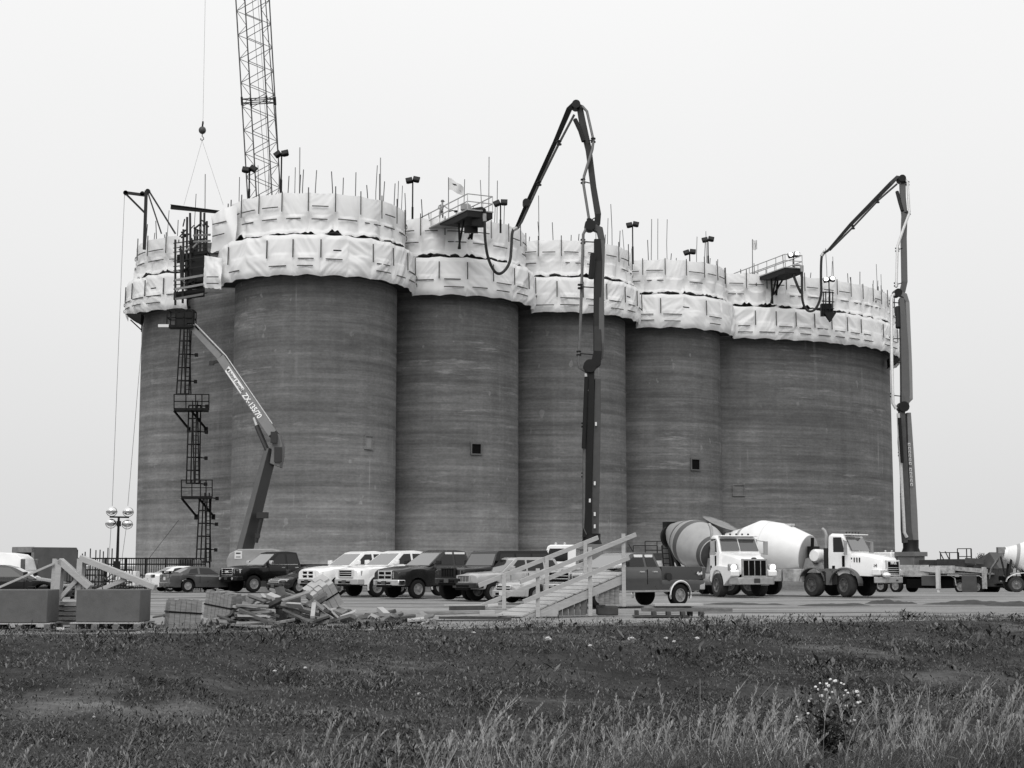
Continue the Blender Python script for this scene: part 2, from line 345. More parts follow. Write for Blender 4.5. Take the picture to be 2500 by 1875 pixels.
# sheeting: arcs of every silo that lie outside its neighbours
def arcs(i, rad):
    c = SIL[i][0]; n = 720; ok = []
    for k in range(n):
        a = -math.pi + 2 * math.pi * k / n; p = c + Vector((math.cos(a), math.sin(a), 0)) * rad(i)
        good = all((p - SIL[j][0]).length > rad(j) - .02 for j in range(6) if j != i)
        # only the side turned to the yard
        if i == 0 and not (-3.05 < a < -1.70): good = False
        if i == 1 and not (-3.0 < a < .2): good = False
        if i in (2, 3, 4) and not (-2.6 < a < .2): good = False
        if i == 5 and not (-1.84 < a < .35): good = False
        ok.append(good)
    ks = [k for k in range(n) if ok[k]]
    return -math.pi + 2 * math.pi * min(ks) / n, -math.pi + 2 * math.pi * max(ks) / n
def fbm(x, y, z): return mnoise.fractal((x, y, z), 1., 2., 4)
wl_lower = ['lower white sheeting wrapped round the scaffold of the leftmost silo', 'lower white sheeting with vertical battens wrapped round the big silo right of the ladder tower',
            'lower white sheeting below the left pump hose loop, wrapped round the silo', 'lower white sheeting crossed by the black pump boom', 'lower white sheeting on the fifth silo, left of the wide end silo', 'lower white sheeting along the wide rightmost silo, pleated between posts']
wl_upper = ['upper white sheeting under the davit arms on the leftmost silo', 'upper white sheeting highest in the picture, below the lattice crane boom', 'upper white sheeting with torn holes under the left walkway platform',
            'upper white sheeting behind the black pump boom', 'upper white sheeting on the fifth silo, below three dark floodlights', 'upper white sheeting along the top of the wide rightmost silo']
def sheet(i, low):
    c, r, _ = SIL[i]
    rad = (lambda j: SIL[j][1] + 1.15) if low else (lambda j: SIL[j][1] + .45)
    a0, a1 = arcs(i, rad); Rw = rad(i); ln = (a1 - a0) * Rw
    npost = max(2, round(ln / 1.95)); ns = int(ln / .085); nz = 30
    rnd = random.Random(i * 10 + low); sd = i * 13.7 + (50 if low else 0)
    skew = [rnd.choice((-1, 1)) * rnd.uniform(.35, 1.0) for _ in range(npost + 1)]; amp = [rnd.uniform(.06, .2) for _ in range(npost + 1)]; pull = [rnd.random() for _ in range(npost + 2)]
    holes = []
    if not low:
        for k in range(npost):
            if rnd.random() < .14: holes.append(((k + rnd.uniform(.35, .65)) * ln / npost, rnd.uniform(.55, .75), rnd.uniform(.1, .2), rnd.uniform(.05, .09)))
    elif rnd.random() < .8: holes.append((rnd.uniform(.3, .7) * ln, .62, .35, .03))
    v, f = [], []
    for q in range(ns + 1):
        s = q / ns * ln; a = a0 + s / Rw; fr = s / ln * npost; k = min(npost - 1, int(fr)); w = fr - k
        bil = math.sin(math.pi * w)
        near = min(w, 1 - w)                     # 0 at a post
        pk = pull[k] if w < .5 else pull[k + 1]
        for z_ in range(nz + 1):
            t = z_ / nz
            zl = t * 3.0; th = skew[k]; cth, sth = math.cos(th), math.sin(th)
            p1_, p2_ = s * cth + zl * sth, -s * sth + zl * cth
            crease = abs(mnoise.noise((p1_ * .95, p2_ * .28, sd))); crease2 = abs(mnoise.noise((p1_ * 2.9 + 3, p2_ * .5, sd + 9))); tt = min(w, 1 - w)
            cr = -.19 * crease - .17 * crease2 * (.4 + crease) + .04 * mnoise.noise((s * .5, zl * .5, sd + 4))
            if low:
                zz0 = L0 + .05 * fbm(s * .8, 1, sd) + .06 * bil + .1 * near
                zz1 = L1 - .10 * bil + .04 * fbm(s * .7, 5, sd)
                d = .1 + cr + amp[k] * bil * (.3 if t > .5 else 1.) * (1 - abs(2 * t - .7)) - (.16 * (1 - t / .16) ** 2 if t < .16 else 0) + .10
                if t > .9: d -= (t - .9) * 1.1
            else:
                tri = max(0, 1 - abs(near - .1) / .16)
                zz0 = L1 + .13 + (.28 * tri if pk > .55 else .12 * tri * pk) + .22 * fbm(s * .9, 1, sd)
                zz1 = U1 - .10 * bil + .06 * fbm(s * .6, 5, sd)
                pin = 1 - min(1, abs(t - .5) / .12)
                d = cr * .7 + (amp[k] * bil * (1.6 if t < .45 else .5)) - (.0 if t > .5 else .2 * (1 - near * 2) * math.sin(math.pi * t / .5) * (.4 + pk)) + .06
                if t < .1: d += .12
            z = zz0 + (zz1 - zz0) * t; d = max(d, -.22)
            v.append((c.x + (Rw + d) * math.cos(a), c.y + (Rw + d) * math.sin(a), z))
    m = nz + 1
    for q in range(ns):
        s = (q + .5) / ns * ln
        for z_ in range(nz):
            t = (z_ + .5) / nz
            if any(abs(s - h[0]) / h[2] + abs(t - h[1]) / h[3] + .3 * fbm(s * 5, t * 9, 1) < 1 for h in holes): continue
            f.append((q * m + z_, (q + 1) * m + z_, (q + 1) * m + z_ + 1, q * m + z_ + 1))
    am = (a0 + a1) / 2
    root = thing('plastic_sheeting', (wl_lower if low else wl_upper)[i], 'sheeting', (c.x + Rw * math.cos(am), c.y + Rw * math.sin(am), L0 if low else L1), 0, 'white plastic sheeting round the silo tops')
    me = bpy.data.meshes.new('sheet'); off = root.location
    me.from_pydata([(p[0] - off.x, p[1] - off.y, p[2] - off.z) for p in v], [], f)
    link('sheet', me, 'sheeting', root, 180)
    def pos(s, z, e): a = a0 + s / Rw; return Vector((c.x + (Rw + e) * math.cos(a), c.y + (Rw + e) * math.sin(a), z))
    for k in range(npost + 1):
        s = k * ln / npost; b = MB()
        if low:
            if rnd.random() < .15: continue
            b.beam(pos(s, L0 + 1.25, .3), pos(s, L1 - .45, .27), .085, .05)
        else: b.beam(pos(s, L1 + 1.75, .2), pos(s, U1 + rnd.choice((.05, .3, .45)), .18), .075, .05)
        b.build('batten_post', 'batten', root, world=True, ang=0)
        if k == npost: break
        for zb in ((L0 + 1.18, L0 + .62) if low else (U1 - 1.05, U1 - 1.95)):
            if rnd.random() < .2: continue
            x0, x1 = sorted((rnd.uniform(.08, .2), rnd.uniform(.7, .93))); b = MB(); nn = 5; dz = rnd.uniform(-.04, .04)
            ptsb = [pos(s + (x0 + (x1 - x0) * j / nn) * ln / npost, zb + dz, .33 if low else .25) for j in range(nn + 1)]
            for j in range(nn): b.beam(ptsb[j], ptsb[j + 1], .05, .07)
            b.build('batten', 'batten', root, world=True, ang=0)
    # dark hung scaffold and formwork behind the sheets
    sc = thing('hanging_scaffold', 'dark scaffold deck and formwork hung behind the sheeting of the %s silo' % ORD[i], 'scaffold', (c.x, c.y, L0), 0, 'hanging scaffolds') if low else None
    if low:
        b = MB(); b2_ = MB(); n = 60
        for j in range(n):
            aa = [a0 + (a1 - a0) * (j + q) / n for q in (0, 1)]
            P4 = [(c.x + rr * math.cos(x), c.y + rr * math.sin(x)) for rr, x in ((r - .05, aa[0]), (r + .95, aa[0]), (r + .95, aa[1]), (r - .05, aa[1]))]
            b.prism(P4, L0 + .25, L0 + .33); b2_.prism(P4, L1 - .35, L1 - .27)
        b.build('lower_deck', 'deck_dark', sc, world=True, ang=0); b2_.build('upper_deck', 'deck_dark', sc, world=True, ang=0)
        b = MB(); ring = [[(c.x + rr * math.cos(a0 + (a1 - a0) * j / 80), c.y + rr * math.sin(a0 + (a1 - a0) * j / 80), z) for rr, z in ((r + .02, L0 + .4), (r + .12, L0 + .4), (r + .12, U1 - .3), (r + .02, U1 - .3))] for j in range(81)]
        b.loft(ring); b.build('formwork', 'deck_dark', sc, world=True)
        for j in ((0, ) if i == 0 else ()):
            nb = 1
            a = a0 + (a1 - a0) * j / nb; e = Vector((math.cos(a), math.sin(a), 0)); b = MB()
            b.beam(c + e * (r + .02) + Vector((0, 0, L0 - .75)), c + e * (r + 1.0) + Vector((0, 0, L0 + .15)), .1, .1)
            b.beam(c + e * (r + .06) + Vector((0, 0, L0 - .85)), c + e * (r + .06) + Vector((0, 0, L0 + .2)), .1, .1)
            b.build('bracket', 'steel_black', sc, world=True, ang=0)
        for j in range(int(ln / .95)):          # clips and rolled cloth showing in the gap
            if rnd.random() < .62: continue
            a = a0 + (j + rnd.random()) * .95 / Rw
            if a > a1: break
            p = c + Vector((math.cos(a), math.sin(a), 0)) * (r + .75) + Vector((0, 0, L1 + .08)); tx = Vector((-math.sin(a), math.cos(a), 0))
            b = MB(); b.tube([p - tx * rnd.uniform(.2, .6), p + Vector((0, 0, .1)), p + tx * rnd.uniform(.2, .6)], rnd.uniform(.07, .14), 6)
            b.build('rolled_cloth', 'deck_dark', sc, world=True)
for i in range(6):
    sheet(i, True); sheet(i, False)
for i, (c, r, _) in enumerate(SIL):             # working decks on top
    b = MB(); b.lathe([(r + .2, 26.35), (r + .2, 26.45)], 48, Matrix.Translation((c.x, c.y, 0)))
    o = b.build('work_deck', 'timber_grey', None); tag(o, 'timber working deck inside the top of the %s silo, hidden behind sheeting' % ORD[i], 'deck', 'working decks')
# loose wrapped panels right of the ladder tower
def panel2():
    p0, p1 = PT(514, 616, 112.8), PT(574, 602, 110.0); v, f = [], []; nx, nz = 26, 26; h0, h1 = PT(513, 524, 112.8).z - p0.z, PT(576, 494, 110.0).z - p1.z
    for a in range(nx + 1):
        for b_ in range(nz + 1):
            s, t = a / nx, b_ / nz; p = p0.lerp(p1, s); d = .22 * math.sin(math.pi * s) * math.sin(math.pi * t) - .3 * abs(mnoise.noise((s * 2 + t, t * 1.4, 8)))
            v.append((p.x - d * .5, p.y - d, p.z + (h0 + (h1 - h0) * s) * t + (1 - t) * .25 * fbm(s * 3, 3, 2)))
    m = nz + 1
    for a in range(nx):
        for b_ in range(nz): f.append((a * m + b_, (a + 1) * m + b_, (a + 1) * m + b_ + 1, a * m + b_ + 1))
    root = thing('plastic_sheeting', 'upper white sheeting flap joining the big silo to the dark stair landing', 'sheeting', p0, 0, 'white plastic sheeting round the silo tops')
    me = bpy.data.meshes.new('sheet'); me.from_pydata([tuple(Vector(p) - p0) for p in v], [], f); link('sheet', me, 'sheeting', root, 180)
    for u0, u1, v0, v1 in ((519, 552, 548, 540), (519, 547, 577, 570)):
        b = MB(); b.beam(PT(u0, v0, 112.2), PT(u1, v1, 110.6), .05, .07); b.build('batten', 'batten', root, world=True, ang=0)
def panel():
    p0, p1 = PT(497, 700, 112), PT(540, 708, 110.2); v, f = [], []; nx, nz = 24, 24
    h = PT(505, 617, 111).z - p0.z
    for a in range(nx + 1):
        for b_ in range(nz + 1):
            s, t = a / nx, b_ / nz; p = p0.lerp(p1, s); d = .18 * math.sin(math.pi * s) * math.sin(math.pi * t) + .16 * fbm(s * 2, t * 2 + s, 4)
            v.append((p.x - d * .4, p.y - d, p.z + h * t + (1 - t) * .2 * fbm(s * 3, 1, 2)))
    m = nz + 1
    for a in range(nx):
        for b_ in range(nz): f.append((a * m + b_, (a + 1) * m + b_, (a + 1) * m + b_ + 1, a * m + b_ + 1))
    root = thing('plastic_sheeting', 'narrow white sheeting panel hanging just right of the dark stair landing', 'sheeting', p0, 0, 'white plastic sheeting round the silo tops')
    me = bpy.data.meshes.new('sheet'); me.from_pydata([tuple(Vector(p) - p0) for p in v], [], f); link('sheet', me, 'sheeting', root, 180)
    for vv in (682, 698): 
        b = MB(); b.beam(PT(505, vv - 6, 110.8), PT(533, vv - 6, 109.6), .05, .07); b.build('batten', 'batten', root, world=True, ang=0)
panel()
panel2()
# reinforcing rods standing out of the tops
rodspec = [(0, 8, -2.9, -1.6), (1, 17, -2.9, 0), (2, 13, -2.5, 0), (3, 13, -2.4, 0), (4, 14, -2.4, 0.1), (5, 24, -1.5, .1)]
for i, n, a0, a1 in rodspec:
    c, r, _ = SIL[i]; rnd = random.Random(90 + i)
    for k in range(n):
        a = a0 + (a1 - a0) * (k + rnd.random()) / n; rr = r - .15 - rnd.choice((0, 0, 1.5, 4)) * rnd.random()
        p = Vector((c.x + rr * math.cos(a), c.y + rr * math.sin(a), 26.0)); top = 28.2 + rnd.random() ** 1.5 * 3.4; rad = .035 if top < 30 else .028
        b = MB(); b.tube([(0, 0, 0), (rnd.uniform(-.04, .04), 0, (top - 26) * .6), (rnd.uniform(-.1, .1), 0, top - 26)], rad, 5)
        o = b.build('steel_rod', 'lattice' if k % 3 else 'steel', None); o.location = p
        tag(o, 'thin steel rod sticking up from the top of the %s silo' % ORD[i], 'rod', 'reinforcing rods on the %s silo' % ORD[i])
for k, (u, v0, v1, Y) in enumerate(((500, 560, 425, 116), (731, 480, 360, 112), (928, 545, 385, 118), (1193, 550, 383, 121), (1590, 635, 535, 134))):
    b = MB(); p = PT(u, v0, Y); q = PT(u + 1, v1, Y); b.tube([Vector((0, 0, 0)), q - p], .04, 5); o = b.build('steel_rod', 'steel_light', None); o.location = p
    tag(o, ('tall pale rod beside the ladder tower top', 'tall pale rod just right of the lattice crane boom', 'tall pale rod right of the crane silo, left of a floodlight', 'tallest pale rod, over the left walkway platform', 'tall pale rod right of the floodlight on the fifth silo')[k], 'rod', 'tall pale rods')
# floodlights
def flood(u, vh, vb, Y, label, lit=False, tilt=0):
    p = PT(u, vb, Y); top = PT(u, vh, Y); h = top.z - p.z + .6
    o = thing('floodlight', label, 'floodlight', (p.x, Y, p.z - .6), 0, 'floodlights on the silo tops')
    b = MB(); b.tube([(0, 0, 0), (0, 0, h)], .06, 6); b.tube([(0, 0, 0), (0, 0, h * .45)], .09, 6); b.build('pole', 'steel_black', o)
    for s in (-1, 1):
        hb = MB(); T = Matrix.Translation((s * .27, 0, h + (.05 if s > 0 else -.03))) @ Matrix.Rotation(R_(s * 12 + tilt), 4, 'Y') @ Matrix.Rotation(R_(-25), 4, 'X')
        hb.loft([[Vector((x * .26 * k, y, z * .2 * k)) for x, z in ((-1, -1), (1, -1), (1, 1), (-1, 1))] for y, k in ((-.2, 1), (.0, 1), (.2, .55))], T); hd = hb.build('lamp_head', 'steel_black', o)
        g = MB(); g.lathe([(.19, 0), (.2, .02)], 14, T @ Matrix.Translation((0, -.205, 0)) @ Matrix.Rotation(R_(90), 4, 'X')) if lit else g.box((0, -.215, 0), (.42, .02, .3), T)
        g.build('lens', 'lit' if lit else 'trim', hd)
    c = MB(); c.beam((-.35, 0, h - .08), (.35, 0, h - .08), .06, .06); c.build('crossbar', 'steel_black', o)
flood(1007, 441, 540, 118, 'dark twin floodlight on a pole right of the big crane silo'); flood(1222, 497, 550, 117, 'dark twin floodlight right of the left walkway platform', tilt=-10)
flood(1545, 550, 628, 132, 'tall dark twin floodlight right of the black pump boom'); flood(1684, 617, 640, 136, 'short dark twin floodlight, lowest on the fifth silo', tilt=-6); flood(1729, 586, 640, 137, 'dark twin floodlight rightmost on the fifth silo')
flood(686, 377, 470, 113, 'dark twin floodlight right of the lattice crane boom', tilt=-25); flood(608, 415, 480, 113, 'dark floodlight at the left foot of the lattice crane boom', tilt=20)
flood(2025, 684, 740, 140, 'lit twin floodlight with two white discs beside the right hose', lit=True); flood(1938, 624, 650, 139, 'lit floodlight at the end of the right walkway platform', lit=True)
# ---------------------------------------------------------------- lattice crane boom behind the row
def crane():
    pb, pt = PT(644, 463, 140), PT(617, 0, 136); d = (pt - pb).normalized()
    base = pb - d * ((pb.z - 1.8 - zg(140)) / d.z); tip = pt + d * 9
    o = thing('crawler_crane', 'tall lattice crane boom rising behind the silos towards the top of the picture', 'crane', (base.x, base.y, zg(140)))
    a = Vector((math.cos(R_(-11)), math.sin(R_(-11)), 0)); a = (a - d * a.dot(d)).normalized(); b_ = d.cross(a); hw = 1.17
    cor = [a * sx * hw + b_ * sy * hw for sx, sy in ((-1, -1), (1, -1), (1, 1), (-1, 1))]
    for q in cor:
        m = MB(); m.tube([base + d * 4 + q, tip + q], .065, 6); m.build('boom_chord', 'lattice', o, world=True)
    m = MB(); Ln = (tip - base).length; st = 1.06; n = int((Ln - 4) / st)
    for s_ in range(4):
        p, q = cor[s_], cor[(s_ + 1) % 4]
        for k in range(n):
            x0, x1 = base + d * (4 + k * st), base + d * (4 + (k + 1) * st)
            r = .034 if s_ % 2 == 0 else .028
            if (k + s_ // 2) % 2: m.tube([x0 + p, x1 + q], r, 5)
            else: m.tube([x0 + q, x1 + p], r, 5)
    m.build('boom_lacing', 'lattice', o, world=True)
    jp = base + d * ((PT(630, 258, 139).z - base.z) / d.z); m = MB()
    for e in (0, .35):
        for s_ in range(4): m.tube([jp + d * e + cor[s_], jp + d * e + cor[(s_ + 1) % 4]], .05, 5)
    for q in cor: m.tube([jp - d * .2 + q, jp + d * .55 + q], .11, 6)
    m.build('boom_joint', 'steel', o, world=True)
    m = MB(); m.tube([PT(686, 470, 141), PT(668, 250, 139), PT(648, 0, 136), PT(648, 0, 136) + d * 9], .05, 5); m.tube([PT(650, 470, 141), PT(616, 0, 138)], .025, 5)
    m.tube([PT(660, 470, 141), PT(630, 0, 138)], .02, 5); m.build('pendant_line', 'lattice', o, world=True)
    m = MB(); m.box((0, 2.5, 2.1), (3.2, 7, 2.0)); m.box((0, 5.6, 2.0), (4.2, 1.4, 1.6)); m.build('machine_house', 'container', o)
    for s_ in (-1, 1):
        m = MB(); m.prism([(-3.6, .15), (-3.2, 0), (3.2, 0), (3.6, .15), (3.8, .6), (3.5, 1.0), (-3.5, 1.0), (-3.8, .6)], s_ * 2.2 - .45, s_ * 2.2 + .45, 'x'); m.build('crawler_track', 'under', o)
    m = MB(); q = base + d * 4
    for c_ in cor: m.beam(base, q + c_, .14)
    m.build('boom_foot', 'lattice', o, world=True)
crane()
def hook():
    p = PT(494, 318, 122)
    o = thing('crane_hook', 'dark round headache ball and hook hanging on the crane cable at the left', 'hook', p)
    b = MB(); b.ball((0, 0, 0), .3, 16, (1, 1, 1.05)); b.build('ball', 'boom_grey', o)
    b = MB(); b.tube([(0, 0, .28), (.02, 0, .55)], .07, 8); b.box((.03, 0, .62), (.12, .1, .22)); b.build('swivel', 'steel_black', o)
    b = MB(); b.tube([(.0, 0, -.28), (0, 0, -.5), (.1, 0, -.6), (.12, 0, -.74), (0, 0, -.84), (-.12, 0, -.76), (-.1, 0, -.66)], .045, 7); b.build('hook', 'steel_light', o)
    b = MB(); b.tube([(.03, 0, .7), tuple(PT(502, -60, 128) - p)], .022, 5); b.build('cable', 'galv', o)
    b = MB()
    for u, v in ((449, 500), (545, 500)): b.tube([(0, 0, -.84), tuple(PT(u, v, 122) - p)], .012, 4)
    b.build('sling', 'galv', o)
hook()
# davits and beam at the top left
def davit():
    Y = 121; p = PT(353, 585, Y)
    o = thing('davit_hoist', 'dark steel davit arm with back stays on the leftmost silo', 'hoist', p)
    q = lambda u, v, y=Y: PT(u, v, y) - p
    b = MB(); b.beam((0, 0, -.8), q(357, 466), .22, .22, up=(0, 1, 0)); b.build('post', 'steel', o)
    b = MB(); b.beam(q(304, 470), q(358, 477), .22, .2, up=(0, 1, 0)); b.build('arm', 'steel', o)
    b = MB(); b.beam(q(306, 472), q(354, 520), .16, .16, up=(0, 1, 0)); b.build('brace', 'steel', o)
    for u, v, t, w in ((428, 570, 366, .13), (394, 570, 361, .1)):
        b = MB(); b.beam(q(t, 470), q(u, v, Y - 1.5), w, w, up=(0, 1, 0)); b.build('back_stay', 'steel', o)
    for u, v in ((307, 471), (348, 473), (361, 467)):
        b = MB(); b.lathe([(.19, -.1), (.19, .1)], 14, Matrix.Translation(q(u, v)) @ Matrix.Rotation(R_(90), 4, 'X')); b.build('sheave', 'steel_black', o)
    b = MB()
    b.tube([q(304, 474), q(274, 1235)], .02, 4); b.tube([q(350, 790), q(312, 1235)], .02, 4)
    b.tube([q(272, 1270), q(266, 1370)], .02, 4); b.tube([q(310, 1275), q(297, 1370)], .02, 4); b.build('hoist_rope', 'galv', o)
davit()
def beam_top():
    Y = 114; p = PT(417, 505, Y); o = thing('steel_beam', 'dark steel beam lying level above the ladder tower', 'beam', p)
    b = MB(); e = PT(546, 519, Y) - p; b.beam((0, 0, 0), e, .12, .3, w2=.12, h2=.14); b.build('beam_web', 'steel_black', o)
    b = MB(); b.beam((0, 0, .14), e + Vector((0, 0, .07)), .3, .05); b.beam((0, 0, -.14), e - Vector((0, 0, .07)), .3, .05); b.build('beam_flange', 'steel_black', o)
beam_top()
# dark stair landing between the two left silos (scaffold cage)
def cage():
    Y0 = 113.5; p = PT(465, 720, Y0); o = thing('stair_landing', 'dark scaffold stair landing with cage and railings left of the big silo', 'scaffold', p)
    q = lambda u, v, y=Y0: PT(u, v, y) - p
    rnd = random.Random(4)
    b = MB()
    for u, v0, v1 in ((428, 745, 585), (446, 740, 560), (455, 700, 530), (464, 520, 690), (488, 690, 515), (497, 680, 520), (503, 700, 540), (441, 600, 700), (474, 700, 560), (480, 660, 560)):
        b.beam(q(u, v0), q(u + (2 if u > 440 else 0), v1), .14, .14, up=(0, 1, 0))
    b.build('post', 'steel', o, world=False)
    for y, vs in ((Y0, (588, 610, 632, 655, 680, 700, 722)), (Y0 + 1.8, (600, 645, 690))):
        b = MB()
        for v in vs: b.beam(q(424, v + 6, y + 1), q(448, v + 3, y), .06, .06); b.beam(q(448, v + 3, y), q(506, v - 7, y - 1.2), .06, .07)
        b.build('guard_rail', 'steel', o)
    for v, u0, u1 in ((620, 432, 505), (712, 424, 500), (655, 455, 505)):
        b = MB(); b.prism([tuple(q(u0, v, Y0 + .8))[:2], tuple(q(u1, v, Y0 - .9))[:2], tuple(q(u1, v, Y0 + 1.6))[:2], tuple(q(u0, v, Y0 + 3))[:2]], q(u0, v).z - .12, q(u0, v).z + .1); b.build('landing_deck', 'deck_dark', o)
    b = MB(); b.prism([tuple(q(450, 700, Y0 + .3))[:2], tuple(q(498, 700, Y0 - .6))[:2], tuple(q(498, 700, Y0 + 2.6))[:2], tuple(q(450, 700, Y0 + 2.9))[:2]], q(450, 690).z, q(450, 622).z); b.build('netting', 'deck_dark', o)
    for v, m_ in ((672, 'timber'), (694, 'timber'), (718, 'timber_grey'), (575, 'timber_grey'), (590, 'timber')):
        b = MB(); b.beam(q(428, v + 12, Y0 - .2), q(496, v, Y0 - 1.7), .06, .16) if v > 600 else b.beam(q(472, v, Y0 - .2), q(514, v - 2, Y0 - 1), .06, .14); b.build('toe_board', m_, o)
    for k in range(60):
        u, v = rnd.uniform(436, 512), rnd.uniform(545, 700); b = MB(); x = q(u, v, Y0 + rnd.uniform(-.6, 1.2))
        b.beam(x, x + Vector((rnd.uniform(-.7, .7), .1, rnd.uniform(-.6, .6))), rnd.uniform(.04, .12)); b.build('clutter', rnd.choice(('steel', 'steel_black', 'steel_black', 'steel_black', 'timber')), o)
cage()
# caged ladder tower
def ladder_tower():
    Y = 115.6; p = PT(500, 1420, Y); p.z = zg(Y)
    o = thing('ladder_tower', 'dark steel caged ladder with two railed landings climbing the gap between silos', 'ladder', p)
    q = lambda u, v, y=Y: PT(u, v, y) - p
    def cageseg(u0, u1, ub0, ub1, vt, vb, lad):
        w = MB(); n = 0
        for k, fr in enumerate((0, .33, .66, 1)):
            y = Y - (.55 if 0 < k < 3 else .1); w.beam(q(u0 + (u1 - u0) * fr, vt, y), q(ub0 + (ub1 - ub0) * fr, vb, y), .09, .09, up=(0, 1, 0))
        w.build('cage_bar', 'steel_black', o)
        m = max(2, int((vb - vt) / 28))
        for k in range(m + 1):
            h = MB()
            f = k / m; v = vt + (vb - vt) * f; a, b2 = u0 + (ub0 - u0) * f, u1 + (ub1 - u1) * f
            h.beam(q(a, v, Y - .1), q(a + (b2 - a) * .33, v, Y - .55), .07, .11); h.beam(q(a + (b2 - a) * .33, v, Y - .55), q(a + (b2 - a) * .66, v, Y - .55), .07, .11); h.beam(q(a + (b2 - a) * .66, v, Y - .55), q(b2, v, Y - .1), .07, .11)
            if k % 2 == 0: h.beam(q(b2 - 4, v, Y), q(b2 + 15, v + 2, Y + .4), .06, .08); h.box(q(b2 + 15, v + 2, Y + .4), (.22, .2, .26))
            h.build('cage_hoop', 'steel_black', o)
        r = MB(); (a, b2) = lad
        r.beam(q(a, vt - 12, Y + .2), q(a + 4, vb, Y + .2), .09, .07); r.beam(q(b2, vt - 12, Y + .2), q(b2 + 4, vb, Y + .2), .09, .07)
        nr = int((q(0, vt).z - q(0, vb).z) / .32)
        for k in range(nr): f = k / nr; v = vt + (vb - vt) * f; r.beam(q(a + 4 * f, v, Y + .2), q(b2 + 4 * f, v, Y + .2), .05, .05)
        r.build('ladder', 'steel', o)
    cageseg(441, 467, 431, 461, 800, 962, (449, 462)); cageseg(461, 490, 455, 487, 990, 1180, (470, 482)); cageseg(487, 515, 479, 511, 1215, 1372, (500, 511))
    for v, u0, u1, hr in ((1001, 425, 510, 38), (1214, 443, 518, 42)):
        b = MB(); zt = q(u0, v).z; b.prism([tuple(q(u0, v, Y - 1.2))[:2], tuple(q(u1, v, Y - 1.2))[:2], tuple(q(u1, v, Y + .3))[:2], tuple(q(u0, v, Y + .3))[:2]], zt - .14, zt + .04); b.build('landing', 'steel_black', o)
        b = MB()
        for y in (Y - 1.2, Y + .3):
            for f in (0, .34, .62, .8, 1): u = u0 + (u1 - u0) * f; b.beam(q(u, v, y), q(u, v - hr, y), .07, .07, up=(0, 1, 0))
            for h in (1, .55): b.beam(q(u0, v - hr * h, y), q(u1, v - hr * h, y), .07, .07)
        for u in (u0, u1):
            for h in (1, .55): b.beam(q(u, v - hr * h, Y - 1.2), q(u, v - hr * h, Y + .3), .07, .07)
        b.build('railing', 'steel_black', o)
        for du in (0, 42):
            b = MB(); b.beam(q(u0 + du, v + 2, Y - 1.1), q(u0 + du + 36, v + 46, Y + .6), .12, .12); b.box(q(u0 + du + 36, v + 48, Y + .7), (.25, .2, .4)); b.build('strut', 'steel_black', o)
    b = MB(); b.beam(q(489, 1372), q(490, 1420), .1, .1, up=(0, 1, 0)); b.beam(q(512, 1372), q(512, 1420), .1, .1, up=(0, 1, 0)); b.build('leg', 'steel_black', o)
    b = MB(); b.beam(q(436, 1270, Y + .3), q(360, 1368, Y), .03, .03); b.build('guy_rope', 'steel', o)
ladder_tower()
